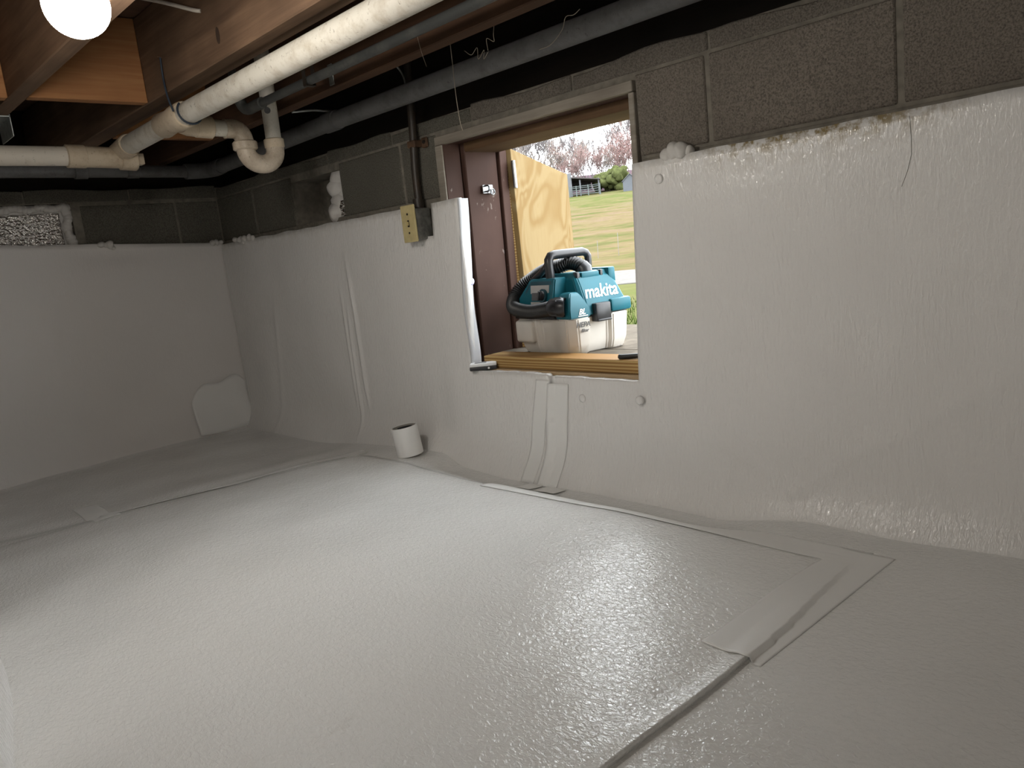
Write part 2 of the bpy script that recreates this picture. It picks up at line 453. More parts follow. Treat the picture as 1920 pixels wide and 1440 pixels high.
j = 0.005
k = 0
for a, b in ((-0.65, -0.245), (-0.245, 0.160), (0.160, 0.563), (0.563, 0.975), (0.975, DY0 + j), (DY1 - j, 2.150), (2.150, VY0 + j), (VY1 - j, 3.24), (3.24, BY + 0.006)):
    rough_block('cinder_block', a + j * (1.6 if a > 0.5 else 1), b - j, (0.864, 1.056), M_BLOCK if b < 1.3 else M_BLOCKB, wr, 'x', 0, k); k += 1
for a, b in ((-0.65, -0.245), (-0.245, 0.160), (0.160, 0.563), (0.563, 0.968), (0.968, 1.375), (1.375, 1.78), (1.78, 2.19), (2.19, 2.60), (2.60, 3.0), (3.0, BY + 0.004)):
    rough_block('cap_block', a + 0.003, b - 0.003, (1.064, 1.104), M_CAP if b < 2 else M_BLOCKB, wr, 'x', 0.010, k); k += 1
# lower courses behind the liner (seen through gaps only)
box('mortar_ledge', (WX + 0.001, WX + 0.02), (-0.65, DY0), (0.838, 0.858), M_MORTAR, wr, 0.004)

# ---- back wall
BVX0, BVX1 = 0.60, 1.000
wb = multibox('wall_back', [(X0 - 0.2, BVX0, BY + g, BY + 0.2, -0.2, 1.112), (BVX0, BVX1, BY + g, BY + 0.2, -0.2, 0.86), (BVX0, BVX1, BY + g, BY + 0.2, 1.062, 1.112),
    (BVX0, BVX1, BY + 0.10, BY + 0.2, 0.86, 1.062), (BVX1, OX, BY + g, BY + 0.2, -0.2, 1.112)], M_MORTAR)
tag(wb, kind='structure', label='olive grey block wall at the far end')
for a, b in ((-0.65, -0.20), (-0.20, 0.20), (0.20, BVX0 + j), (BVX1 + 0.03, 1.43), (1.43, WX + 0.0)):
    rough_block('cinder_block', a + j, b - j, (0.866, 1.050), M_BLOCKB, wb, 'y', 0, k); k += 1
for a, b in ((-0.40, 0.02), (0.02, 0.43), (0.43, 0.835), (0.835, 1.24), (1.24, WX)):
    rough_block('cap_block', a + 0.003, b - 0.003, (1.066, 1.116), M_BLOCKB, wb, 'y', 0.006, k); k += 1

# ---- side and rear walls of the crawl space (behind the camera)
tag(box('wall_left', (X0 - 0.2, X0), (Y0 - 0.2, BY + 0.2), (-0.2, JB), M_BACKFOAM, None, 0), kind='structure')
tag(box('wall_front', (X0 - 0.2, OX), (Y0 - 0.2, Y0), (-0.2, JB), M_WALLFOAM, None, 0), kind='structure')
# sill plates and rim joists between masonry and subfloor, shade put into their colour
tag(multibox('trim_1', [(WX + 0.07, OX, Y0 - 0.2, BY + 0.2, 1.105, JB)], M_SILLSHADE), kind='structure', label='sill plate coloured dark for shade on top of the right block wall')
tag(multibox('trim_2', [(OX - 0.045, OX, Y0 - 0.2, BY + 0.2, JB, JT + 0.03)], M_SILLSHADE), kind='structure', label='rim joist coloured dark for shade above the right wall')
tag(multibox('trim_3', [(X0 - 0.2, WX + 0.07, BY + 0.06, BY + 0.2, 1.112, JB), (X0 - 0.2, WX + 0.2, BY + 0.15, BY + 0.2, JB, JT + 0.03)], M_SILLSHADE), kind='structure', label='sill and rim coloured dark for shade above the far wall')
tag(multibox('trim_4', [(X0 - 0.2, X0 - 0.05, Y0 - 0.2, BY + 0.2, JB, JT + 0.03), (X0 - 0.2, OX, Y0 - 0.2, Y0 - 0.05, JB, JT + 0.03)], M_SILLSHADE), kind='structure')
# subfloor planks
ce = multibox('ceiling', [(X0 - 0.2, OX, Y0 - 0.2, BY + 0.2, JT + 0.022, JT + 0.05)], M_SUB)
tag(ce, kind='structure', label='brown board subfloor over the joists')
y = 0.62; first = None
while y < BY + 0.05:
    if first is None:
        first = box('plank', (X0 - 0.2, OX), (0, 0.136), (JT, JT + 0.022), M_SUB, ce, 0.002, local=True); first.location = (0, y, 0)
    else:
        p = first.copy(); C.objects.link(p); p.location = (0, y, random.uniform(0, 0.003)); p.parent = ce
    y += 0.1395
tag(multibox('ceiling_rear', [(X0 - 0.2, OX, Y0 - 0.2, 0.62, JT, JT + 0.022)], M_SUB), kind='structure').name = 'ceiling'
# the house wall above (outside, over the doorway)
tag(multibox('wall_exterior', [(OX - 0.1, OX + 0.02, Y0 - 0.2, BY + 2.5, JT, 4.2), (OX - 0.1, OX + 0.02, Y0 - 4.0, Y0 - 0.2, -0.4, 4.2), (OX - 0.1, OX + 0.02, BY + 0.2, BY + 2.5, -0.4, JT)], M_SIDING), kind='structure')

# ================================================================== LINER SHEETS
def door_shear(y, z):
    w = ss(2.3, 1.98, y) if y > 1.55 else ss(0.9, 1.18, y)
    return 0.055 * max(0.0, 0.847 - z) * w

FOLDS = [(2.512, 2.533, 0.19, 0.66, 0.007, 0.010), (2.592, 2.603, 0.18, 0.54, 0.005, 0.008), (2.566, 2.574, 0.10, 0.46, 0.006, 0.009), (3.24, 3.142, 0.02, 0.56, 0.003, 0.018)]
def foam_x(y, z):
    x = WX - 0.028
    x -= 0.006 * noise.noise(Vector((y * 2.3, z * 2.8, 1.7))) + 0.0025 * noise.noise(Vector((y * 8, z * 5, 5.2)))
    x -= 0.055 * (1 - ss(0.0, 0.14, z)) ** 2
    for (ya, yb, za, zb, amp, w) in FOLDS:
        yc = ya + (yb - ya) * (z - za) / (zb - za)
        m = ss(za - 0.12, za + 0.05, z) * (1 - ss(zb - 0.1, zb + 0.12, z))
        x -= amp * m * math.exp(-((y - yc) / w) ** 2)
    # creases that fan out from the nail cap at the corner of the doorway and the sagging belly of the sheet
    for (y1, z1, y2, z2, amp) in ((1.208, 0.245, 0.787, 0.076, 0.004), (1.208, 0.245, 1.205, 0.06, 0.003), (1.208, 0.245, 1.40, 0.17, 0.004), (0.787, 0.076, 0.36, 0.35, 0.005)):
        dy, dz = y2 - y1, z2 - z1; L2 = dy * dy + dz * dz
        tt = ((y - y1) * dy + (z - z1) * dz) / L2
        if -0.05 < tt < 1.05:
            d = abs((y - y1) * dz - (z - z1) * dy) / math.sqrt(L2)
            x -= amp * math.exp(-(d / 0.009) ** 2)
    x -= 0.012 * math.exp(-(((y - 0.75) / 0.35) ** 2 + ((z - 0.22) / 0.13) ** 2))
    x -= 0.010 * ss(2.02, 1.93, y) * (1 if y > 1.5 else 0) * (0.5 + 0.5 * math.sin(z * 9))
    return x

zs = lin(-0.01, 0.30, 0.0125) + lin(0.30, 0.745, 0.0178)[1:] + lin(0.745, 0.847, 0.02)[1:]
SEAM = 1.500
ysA = lin(SEAM, 1.846, 0.0125) + lin(1.846, 1.985, 0.0125)[1:] + lin(1.985, 2.105, 0.02)[1:] + lin(2.105, 2.45, 0.02)[1:] + lin(2.45, 2.66, 0.004)[1:] + lin(2.66, 3.10, 0.02)[1:] + lin(3.10, 3.28, 0.006)[1:] + lin(3.28, BY, 0.02)[1:]
ysB = lin(Y0, 0.0, 0.05) + lin(0.0, 1.184, 0.0105)[1:] + lin(1.184, SEAM, 0.0105)[1:]
def keepA(y, z):
    if y < 1.846 and z > 0.30: return False
    if 1.985 < y < 2.105 and z > 0.745: return False
    return True
def keepB(y, z): return not (y > 1.184 and z > 0.30)
def topw(y, z):
    if z > 0.84: return 0.006 * noise.noise(Vector((y * 9, 0, 2))) * (1 if y > 2.1 else 0.5)
    if 0.29 < z < 0.31 and 1.184 < y < 1.846: return 0.006 * noise.noise(Vector((y * 16, 3, 2))) + (0.006 if y > SEAM else -0.002)
    return 0
def fn_r(y, z): return (foam_x(y, z), y + door_shear(y, z), z + topw(y, z) + (floor_h(1.56, y) - 0.02) * (1 - ss(0.0, 0.15, z)))
fa = grid_obj('insulation_sheet', ysA, zs, fn_r, M_WALLFOAM, None, keepA, -0.022)
tag(fa, 'white foam liner on the wall left of the doorway, notched around the ivory outlet', 'insulation')
fb = grid_obj('insulation_sheet', ysB, zs, fn_r, M_WALLFOAM, None, keepB, -0.022)
tag(fb, 'white glinting foam liner on the wall right of the doorway, mildew along its top', 'insulation')
# thick foam return on the left side of the doorway, pinned with cap nails
def ret(v, z):
    y = 1.846 + door_shear(1.85, z) + 0.006 * math.sin(z * 14)
    return (WX - 0.034 + v * 0.055, y + v * 0.018 - 0.002 * math.sin(z * 23), z)
rt = grid_obj('side_return', lin(0, 1, 0.25), lin(0.298, 0.846, 0.02), ret, M_FOAMEDGE, fa, None, 0.006)
for (yy, zz) in ((1.868, 0.587), (1.885, 0.335)):
    V, F = tube_data([(WX + 0.002, yy + 0.012, zz), (WX + 0.002, yy - 0.002, zz), (WX + 0.002, yy - 0.004, zz)], [0.012, 0.012, 0.008], 14)
    mesh_obj('nail_cap', V, F, M_NAILCAP, fa)
for (yy, zz, o_) in ((1.417, 0.239, fb), (1.209, 0.249, fb), (1.106, 0.80, fb)):
    x = foam_x(yy, zz)
    V, F = tube_data([(x + 0.004, yy, zz), (x - 0.003, yy, zz), (x - 0.005, yy, zz)], [0.012, 0.012, 0.008], 14)
    mesh_obj('nail_cap', V, F, M_WALLFOAM, o_, True)
tube('scratch', [(foam_x(a, b) - 0.0004, a, b) for a, b in ((0.539, 0.835), (0.537, 0.80), (0.537, 0.765), (0.545, 0.735), (0.556, 0.708))], 0.0005, M_BOX, fb, 5)
# back wall sheet
def fn_b(x, z):
    top = 0.855 + 0.052 * max(0.0, (1.60 - x)) / 0.88
    zz = z * (top / 0.847)
    y = BY - 0.028 - 0.006 * noise.noise(Vector((x * 2.2, z * 2.5, 9.7))) - 0.05 * (1 - ss(0.0, 0.16, z)) ** 2
    y += 0.012 * math.exp(-(((x - 1.13) / 0.14) ** 2 + ((zz - 0.845) / 0.035) ** 2))
    y -= 0.014 * ss(1.50, 1.60, x) * (1 - ss(0.1, 0.8, z))
    return (x, y, zz + (0.004 * noise.noise(Vector((x * 9, 0, 4))) if z > 0.84 else 0) + (floor_h(x, 3.5) - 0.01) * (1 - ss(0.0, 0.15, z)))
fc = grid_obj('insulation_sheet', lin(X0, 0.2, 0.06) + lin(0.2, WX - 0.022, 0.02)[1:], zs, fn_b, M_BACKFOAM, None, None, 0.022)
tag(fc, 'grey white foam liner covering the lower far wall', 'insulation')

# ---- overlapping floor sheet with its visible edge
def main_edge(x): return 0.598 + 0.010 * math.sin(x * 5) - 0.012 * (x - 0.6)
def far_edge(x): return 2.60 - 0.26 * ss(0.55, 1.45, x) + 0.008 * math.sin(x * 9)
def fn_m(x, v):
    y = main_edge(x) + v * (far_edge(x) - main_edge(x))
    dn = (y - main_edge(x)); df = far_edge(x) - y
    lift = 0.0030 + 0.006 * math.exp(-(dn / 0.020) ** 2) * (1 - ss(0.95, 1.38, x)) - 0.0022 * math.exp(-(df / 0.03) ** 2) - 0.0024 * ss(1.33, 1.41, x)
    return (x, y, floor_h(x, y) + lift)
vs = [0, .002, .004, .007, .010, .014, .02] + lin(0.03, 0.97, 0.01) + [0.98, 0.985, 0.99, 0.995, 1.0]
ms = grid_obj('floor_sheet', lin(X0 + 0.05, 0.0, 0.06) + lin(0.0, 1.41, 0.02)[1:], vs, fn_m, M_FLOOR, None, None, 0.010)
tag(ms, 'large glossy white liner sheet lapped over the floor, raised near edge', 'floor liner')

def sheet_h(x, y):
    if x < 1.41 and main_edge(x) < y < far_edge(x): return floor_h(x, y) + 0.0030 + 0.006 * math.exp(-((y - main_edge(x)) / 0.020) ** 2) * (1 - ss(0.95, 1.38, x)) - 0.0022 * math.exp(-((far_edge(x) - y) / 0.03) ** 2) - 0.0024 * ss(1.33, 1.41, x)
    return floor_h(x, y)

def floor_strip(name, a, b, w, label, lift=0.0015, n=60):
    a = Vector(a); b = Vector(b); d = (b - a).normalized(); s = Vector((-d.y, d.x))
    us = lin(0, 1, 1.0 / n); vv = lin(-0.5, 0.5, 1 / 24)
    def fn(u, v):
        p = a + (b - a) * u + s * (v * w)
        hs = [sheet_h(p.x + s.x * e, p.y + s.y * e) for e in (-0.008, -0.004, 0, 0.004, 0.008)]
        return (p.x, p.y, max(hs) + lift * (1 - abs(v * 2) ** 6 * 0.6))
    o = grid_obj(name, us, vv, fn, M_TAPE, None, None, 0.0004)
    return tag(o, label, 'tape')
floor_strip('seam_tape', (1.458, 0.585), (0.98, 0.612), 0.108, 'wide white seam tape over the raised floor seam, near the right wall')
floor_strip('seam_tape', (1.425, 0.575), (1.395, 1.62), 0.080, 'long white seam tape on the floor running parallel to the right wall', 0.0013)
floor_strip('seam_tape', (0.655, 2.88), (0.63, 2.52), 0.075, 'short white tape patch on the floor before the far wall', 0.0012)
floor_strip('seam_tape', (0.64, 2.66), (1.46, 2.36), 0.085, 'white tape along the far edge of the floor liner sheet', 0.0011)
# tape over the wall seam below the doorway, running down on to the floor
def wall_strip(name, yc0, yc1, w, ztop, label, extra):
    us = lin(0, 1, 1 / 40); vv = lin(-0.5, 0.5, 0.125)
    def fn(u, v):
        L = ztop + 0.05; s = u * L
        if s < ztop - 0.01:
            z = ztop - s; y = yc0 + (yc1 - yc0) * u + v * w
            return (foam_x(y, z) - extra, y + door_shear(y, z), z + (floor_h(1.56, y) - 0.02) * (1 - ss(0.0, 0.15, z)))
        e = s - (ztop - 0.01); y = yc0 + (yc1 - yc0) * u + v * w
        x = foam_x(y, 0.01) - extra - e * 0.9
        return (x, y, floor_h(x, y) + 0.002 + extra)
    o = grid_obj(name, us, vv, fn, M_TAPE, None, None, -0.0004)
    return tag(o, label, 'tape')
wall_strip('seam_tape', 1.528, 1.585, 0.055, 0.288, 'narrow white tape strip below the doorway, curving left on to the floor', 0.0016)
wall_strip('seam_tape', 1.472, 1.500, 0.075, 0.278, 'wide white tape strip over the wall seam below the doorway', 0.0026)
# patch of film in the far corner
def patch(u, v):
    x = 1.33 + u * 0.27; z = 0.02 + v * (0.12 + 0.09 * math.sin(u * 2.6) + 0.02 * math.sin(u * 9))
    b = fn_b(x, z); return (b[0], b[1] - 0.006 - 0.004 * math.sin(u * 7 + v * 4), b[2])
pt = grid_obj('tape_patch', lin(0, 1, 0.05), lin(0, 1, 0.1), patch, M_TAPE, None, None, 0.0015)
tag(pt, 'crumpled white patch in the bottom far corner', 'tape')

# ---- wrapped pier at the left edge of the view
pr = empty('wrapped_pier', (-0.05, 1.6, 0), 'white foam wrapped pier at the left edge of the floor', 'pier')
PX0, PX1, PY0, PY1 = -0.26, 0.125, 1.24, 2.02
def pier_pt(s, z):
    per = [(PX0, PY0), (PX1 - 0.03, PY0), (PX1, PY0 + 0.04), (PX1 + 0.095, PY1 - 0.04), (PX1 + 0.07, PY1), (PX0, PY1), (PX0, PY0)]
    n = len(per) - 1; f = min(s * n, n - 1e-6); i = int(f); q = f - i
    x = per[i][0] * (1 - q) + per[i + 1][0] * q; y = per[i][1] * (1 - q) + per[i + 1][1] * q
    fl_ = (1 - ss(0, 0.10, z)) ** 2
    x += 0.014 * fl_ * (1 if x > 0 else -1) + 0.008 * math.sin(y * 9) * (1 if x > 0 else 0)
    y += 0.0
    return (x, y, z - 0.01)
grid_obj('foam_wrap', lin(0, 1, 1 / 48), lin(0, 1.17, 0.03), pier_pt, M_WALLFOAM, pr)
box('cap_shim', (PX0 + 0.02, PX1 - 0.02), (PY0 + 0.02, PY1 - 0.02), (1.15, JB - 0.001), M_JOISTD, pr)

# ================================================================== TIMBERS
def joist(x0, x1, label, mat=M_JOIST, z0=JB, y0=Y0 - 0.05, y1=BY + 0.15):
    o = box('floor_joist', (x0, x1), (y0, y1), (z0, JT - 0.001), mat, None, 0.003)
    return tag(o, label, 'joist')
joist(0.132, 0.177, 'rough floor joist above the wrapped pier, first beyond the left edge')
joist(0.574, 0.617, 'rough floor joist directly behind the lit bulb')
joist(0.925, 0.966, 'broad brown floor joist facing the bulb, beside the long white pipe')
_j1 = bpy.data.objects['floor_joist.002']
V, F = tube_data([(0.9262, 1.883, 1.262), (0.9244, 1.883, 1.262)], 0.010, 14)
_kn = mesh_obj('knot', [(v.x, 1.883 + (v.y - 1.883) * 1.0, 1.262 + (v.z - 1.262) * 2.0) for v in V], F, plain('dark_knot', (0.035, 0.018, 0.010), 0.8), _j1)
joist(0.967, 1.002, 'sistered floor joist hidden behind the broad brown joist, above the white pipe', M_JOIST, JB + 0.004)
joist(1.356, 1.402, 'dark floor joist between the black iron pipe and the grey pipe', M_JOISTD)
for i in range(6):
    box('joist', (-0.29 - i * 0.41, -0.245 - i * 0.41), (Y0 - 0.05, BY + 0.15), (JB, JT - 0.001), M_JOIST, ce, 0.003)
bk = box('blocking_board', (0.618, 0.924), (2.385, 2.423), (JB + 0.001, JT - 0.002), M_BLOCKING, None, 0.002)
tag(bk, 'orange pine blocking board below and right of the bulb', 'blocking')
bk2 = box('blocking_board', (0.178, 0.573), (2.405, 2.443), (JB + 0.001, JT - 0.002), M_BLOCKING, None, 0.002)
tag(bk2, 'orange pine blocking board at the left edge of the view', 'blocking')
bk3 = box('blocking_board', (1.003, 1.355), (2.93, 2.968), (JB + 0.002, JT - 0.002), M_BLOCKING, None, 0.002)
tag(bk3, 'shadowed pine blocking board behind the vertical trap pipe', 'blocking')
hg = empty('joist_hanger', (0.60, 2.70, 1.2), 'grey metal joist hanger plate at the left edge', 'bracket')
multibox('plate', [(0.5715, 0.5735, 2.62, 2.76, 1.15, 1.34), (0.6175, 0.6195, 2.62, 2.76, 1.15, 1.34), (0.5715, 0.6195, 2.62, 2.76, 1.2035, 1.2065)], M_GALV, hg)

# ================================================================== LAMP
def bulb_profile(R):
    a = [(R * math.sin(t_), -R * math.cos(t_)) for t_ in [math.pi * 0.62 * i / 14 for i in range(15)]]
    return a + [(0.80 * R, 0.62 * R), (0.62 * R, 0.88 * R), (0.42 * R, 1.12 * R), (0.32 * R, 1.32 * R)]
def lathe(name, prof, loc, mat, parent, n=48):
    V, F = [], []
    for (r, z) in prof:
        for k_ in range(n):
            a = 2 * math.pi * k_ / n
            V.append((loc[0] + r * math.cos(a), loc[1] + r * math.sin(a), loc[2] + z))
    for i in range(len(prof) - 1):
        for k_ in range(n):
            a = i * n + k_; b = i * n + (k_ + 1) % n; F.append((a, b, b + n, a + n))
    F.append(tuple(reversed(range(n)))); m = (len(prof) - 1) * n; F.append(tuple(m + k_ for k_ in range(n)))
    o = mesh_obj(name, V, F, mat, parent, True); return autosmooth(o, 50)
def lamp(bx, by, bz, mat, label, R=0.050):
    e = empty('light_bulb', (bx, by, bz), label, 'lamp')
    lathe('glass', bulb_profile(R), (bx, by, bz), mat, e)
    lathe('socket', [(0.019, 1.28 * R), (0.021, 1.3 * R), (0.030, 1.45 * R), (0.034, 1.75 * R), (0.052, 1.95 * R), (0.055, 2.05 * R)], (bx, by, bz), M_PORC, e)
    box('junction_box', (bx - 0.05, bx + 0.05), (by - 0.05, by + 0.05), (bz + 2.05 * R, bz + 2.05 * R + 0.04), M_GALV, e, 0.004)
    return e
lamp(0.459, 1.406, 1.134, M_BULB, 'glowing round light bulb under the joists')
multi = box('lamp_board', (0.40, 0.573), (1.36, 1.45), (1.134 + 0.143, 1.134 + 0.165), M_JOIST, bpy.data.objects['light_bulb'], 0.002)
lamp(-1.35, -0.75, 1.10, M_BULB2, 'second light bulb behind the viewer')
tube('white_cable', bez([(0.80, 2.24, 1.455), (0.86, 2.21, 1.440), (0.885, 2.10, 1.398), (0.895, 2.02, 1.366), (0.912, 1.965, 1.342), (0.924, 1.95, 1.337)], 6), 0.0048, M_WIREWHITE, None, 8)
tag(bpy.data.objects['white_cable'], 'white cable stub entering the brown joist at the top, right of the bulb', 'cable')

# ================================================================== PIPES
P1X, P1Z = 0.963, 1.148
wp = empty('white_drain_pipe', (P1X, 1.5, P1Z), 'long white drain pipe running under the brown joist', 'pipe')
tube('pipe', [(P1X, Y0 + 0.1, P1Z + 0.0), (P1X, 2.29, P1Z)], 0.0302, M_PVC, wp, 24)
tube('pipe', [(P1X, 2.34, P1Z), (P1X + 0.001, 2.74, P1Z - 0.004)], 0.0302, M_PVC, wp, 24)
tube('wye_hub', [(P1X, 2.235, P1Z), (P1X, 2.24, P1Z), (P1X, 2.30, P1Z), (P1X, 2.335, P1Z), (P1X, 2.40, P1Z), (P1X, 2.405, P1Z)], [0.034, 0.037, 0.037, 0.033, 0.037, 0.034], M_PVCTAN, wp, 24)
# branch from the wye towards the trap
br = empty('sink_trap', (1.22, 2.33, 1.0), 'stained pvc trap with vertical tailpipe beside the white drain pipe', 'pipe trap')
BYY = 2.33
tube('branch_arm', [(P1X + 0.012, BYY - 0.02, P1Z - 0.008), (1.005, BYY, 1.136), (1.03, BYY, 1.134)], [0.030, 0.030, 0.030], M_PVCTAN, br, 20)
tube('branch_coupling', [(1.025, BYY, 1.134), (1.028, BYY, 1.134), (1.075, BYY, 1.132), (1.077, BYY, 1.132)], [0.029, 0.032, 0.032, 0.029], M_PVCTAN, br, 20)
tube('branch_pipe', [(1.07, BYY, 1.132), (1.125, BYY, 1.130)], 0.0245, M_PVC, br, 20)
el = [(1.115, BYY, 1.130)] + [(1.140 + 0.034 * math.sin(a), BYY, 1.096 + 0.034 * math.cos(a)) for a in [math.pi / 2 * i / 8 for i in range(9)]] + [(1.174, BYY, 1.084)]
tube('elbow', el, [0.0285] * len(el), M_TRAP, br, 20)
tube('slip_nut', [(1.174, BYY, 1.094), (1.174, BYY, 1.090), (1.174, BYY, 1.070), (1.174, BYY, 1.066)], [0.033, 0.0375, 0.0375, 0.033], M_TRAP, br, 12)
ub = [(1.174, BYY, 1.078)] + [(1.224 - 0.050 * math.cos(a), BYY, 1.068 - 0.044 * math.sin(a)) for a in [math.pi * i / 16 for i in range(17)]] + [(1.274, BYY, 1.092)]
tube('u_bend', ub, 0.0285, M_TRAP, br, 20)
tube('collar', [(1.274, BYY, 1.074), (1.274, BYY, 1.077), (1.274, BYY, 1.100), (1.274, BYY, 1.103)], [0.029, 0.0315, 0.0315, 0.0275], M_PVCTAN, br, 20)
tube('tailpipe', [(1.274, BYY, 1.09), (1.277, BYY, 1.30), (1.277, BYY, JT + 0.02)], 0.0245, M_PVC, br, 20)
tube('label_spot', [(1.2745 - 0.0152, BYY - 0.0172, 1.186), (1.2745 - 0.0172, BYY - 0.0192, 1.186)], 0.010, M_DGREY, br, 12)
# cross pipe along the far bay, with its wye
lp = empty('white_cross_pipe', (0.5, 2.77, 1.12), 'white drain pipe crossing to the left, under the far joists', 'pipe')
tube('pipe', [(X0 + 0.05, 2.77, 1.138), (0.80, 2.77, 1.118)], 0.0302, M_PVCLEFT, lp, 24)
tube('wye_body', [(0.785, 2.77, 1.118), (0.788, 2.77, 1.118), (0.84, 2.77, 1.117), (0.842, 2.77, 1.117), (0.955, 2.77, 1.112)], [0.0325, 0.0365, 0.0365, 0.034, 0.033], M_PVCTAN, lp, 24)
tube('wye_branch', [(P1X, 2.70, P1Z - 0.003), (P1X, 2.703, P1Z - 0.003), (P1X - 0.004, 2.74, P1Z - 0.01), (P1X - 0.02, 2.78, P1Z - 0.026)], [0.033, 0.0355, 0.0355, 0.034], M_PVCTAN, lp, 24)
tube('cleanout_hub', [(0.945, 2.77, 1.111), (0.948, 2.77, 1.111), (0.995, 2.77, 1.108), (0.997, 2.77, 1.108)], [0.033, 0.037, 0.037, 0.034], M_PVCTAN, lp, 24)
box('cleanout_plug', (0.995, 1.02), (2.752, 2.788), (1.09, 1.126), M_PVCTAN, lp, 0.002)
# hanger wire
hw = empty('pipe_hanger_wire', (0.92, 2.24, 1.29), 'dark wire loop tied from a joist nail around the white pipe', 'wire')
tube('wire', bez([(0.921, 2.237, 1.297), (0.9185, 2.236, 1.24), (0.917, 2.224, 1.19), (0.922, 2.215, 1.15)], 6), 0.0028, M_BLUEBLACK, hw, 8)
lo = [(P1X + 0.0335 * math.cos(a), 2.205 + 0.02 * math.sin(a) * 0.3, P1Z + 0.0335 * math.sin(a)) for a in [math.pi * 0.75 + 1.5 * math.pi * i / 20 for i in range(21)]]
tube('loop', lo, 0.0030, M_BLUEBLACK, hw, 8)
tube('nail', [(0.93, 2.237, 1.297), (0.912, 2.237, 1.299)], 0.002, M_RUST, hw, 8)
# grey pipe round the corner
gp = empty('grey_supply_pipe', (1.545, 2.0, 1.175), 'dull grey pipe running above the block wall and round the far corner', 'pipe')
tube('pipe', [(1.545, Y0 + 0.1, 1.168), (1.545, 1.4, 1.176), (1.545, 2.45, 1.178), (1.545, 3.33, 1.166)], 0.0295, M_GREYPIPE, gp, 20)
cr = [(1.545, 3.31, 1.166)] + [(1.465 + 0.08 * math.cos(a), 3.37 + 0.08 * math.sin(a), 1.165) for a in [math.pi / 2 * i / 8 for i in range(9)]] + [(1.44, 3.45, 1.164)]
tube('elbow', cr, [0.033] * len(cr), M_GREYPIPE, gp, 20)
tube('pipe', [(1.45, 3.45, 1.164), (0.85, 3.45, 1.172), (X0 + 0.05, 3.45, 1.19)], 0.0255, M_GREYPIPE, gp, 20)
for xx in (1.02, 1.22):
    tube('coupling', [(xx - 0.025, 3.45, 1.168), (xx - 0.023, 3.45, 1.168), (xx + 0.023, 3.45, 1.168), (xx + 0.025, 3.45, 1.168)], [0.026, 0.029, 0.029, 0.026], M_GREYPIPE, gp, 20)
tube('coupling', [(1.545, 2.36, 1.178), (1.545, 2.362, 1.178), (1.545, 2.44, 1.178), (1.545, 2.442, 1.178)], [0.031, 0.0335, 0.0335, 0.031], M_GREYPIPE, gp, 20)
tube('strap', bez([(1.40, 2.41, 1.206), (1.47, 2.40, 1.213), (1.52, 2.395, 1.212), (1.545, 2.392, 1.211)], 5), 0.004, M_GALV, gp, 8)
# black iron pipe
ip = empty('iron_gas_pipe', (1.24, 1.6, 1.207), 'thin black speckled iron pipe between the two joists', 'pipe')
IZ = 1.2075 - 0.001
tube('pipe', [(1.24, Y0 + 0.1, IZ), (1.24, 2.36, IZ)], 0.0128, M_IRON, ip, 16)
tube('coupling', [(1.24, 2.30, IZ), (1.24, 2.302, IZ), (1.24, 2.345, IZ), (1.24, 2.347, IZ)], [0.014, 0.0175, 0.0175, 0.014], M_IRON, ip, 16)
tube('elbow', bez([(1.24, 2.345, IZ), (1.24, 2.40, IZ), (1.235, 2.425, IZ + 0.015), (1.225, 2.43, IZ + 0.05)], 5), 0.0175, M_IRON, ip, 16)
tube('riser', [(1.225, 2.43, IZ + 0.04), (1.215, 2.435, JT)], 0.0128, M_IRON, ip, 14)
hk = empty('pipe_hook', (1.30, 2.02, 1.2), 'small dark steel strap hanging the iron pipe from the joist', 'bracket')
multibox('strap', [(1.224, 1.226, 2.005, 2.022, IZ - 0.013, JT), (1.254, 1.256, 2.005, 2.022, IZ - 0.013, 1.29), (1.224, 1.256, 2.005, 2.022, IZ - 0.0155, IZ - 0.013)], M_CONDUIT, hk)
box('clip', (1.352, 1.3555), (2.06, 2.085), (1.215, 1.275), M_GALV, hk, 0.001)

# conduit, clamp and outlet
cd = empty('electrical_conduit', (1.607, 2.045, 0.84), 'black rusty conduit dropping to the outlet box', 'conduit')
tube('conduit', bez([(1.607, 2.052, 0.83), (1.607, 2.050, 0.95), (1.610, 2.040, 1.08), (1.610, 2.030, 1.2), (1.610, 2.020, 1.31)], 6), 0.0135, M_CONDUIT, cd, 14)
tube('connector', [(1.605, 2.052, 0.835), (1.605, 2.052, 0.870)], 0.018, M_CONDUIT, cd, 12)
box('clamp', (1.595, 1.6285), (2.022, 2.062), (1.030, 1.052), M_RUST, cd, 0.003)
box('clamp_ear', (1.622, 1.6285), (1.990, 2.022), (1.025, 1.057), M_RUST, cd, 0.004)
tube('screw', [(1.622, 2.004, 1.042), (1.617, 2.004, 1.042)], 0.006, M_STEEL, cd, 10)
tube('loose_wire', bez([(1.56, 2.03, 1.285), (1.575, 2.02, 1.26), (1.58, 2.012, 1.235), (1.58, 2.01, 1.21)], 6), 0.003, M_GALV, cd, 8)
ob = empty('outlet_box', (1.59, 2.05, 0.73), 'ivory cover plate on a grey metal outlet box', 'outlet')
box('box_body', (1.562, 1.6285), (2.022, 2.098), (0.737, 0.838), M_BOX, ob, 0.006, 2)
pl = box('cover_plate', (1.555, 1.562), (2.018, 2.090), (0.732, 0.851), M_IVORY, ob, 0.003, 2)
box('toggle_slot', (1.5535, 1.5552), (2.049, 2.058), (0.781, 0.803), M_HOLE, pl, 0.0005)
box('toggle', (1.542, 1.5552), (2.0505, 2.0565), (0.786, 0.798), M_IVORY, pl, 0.001)
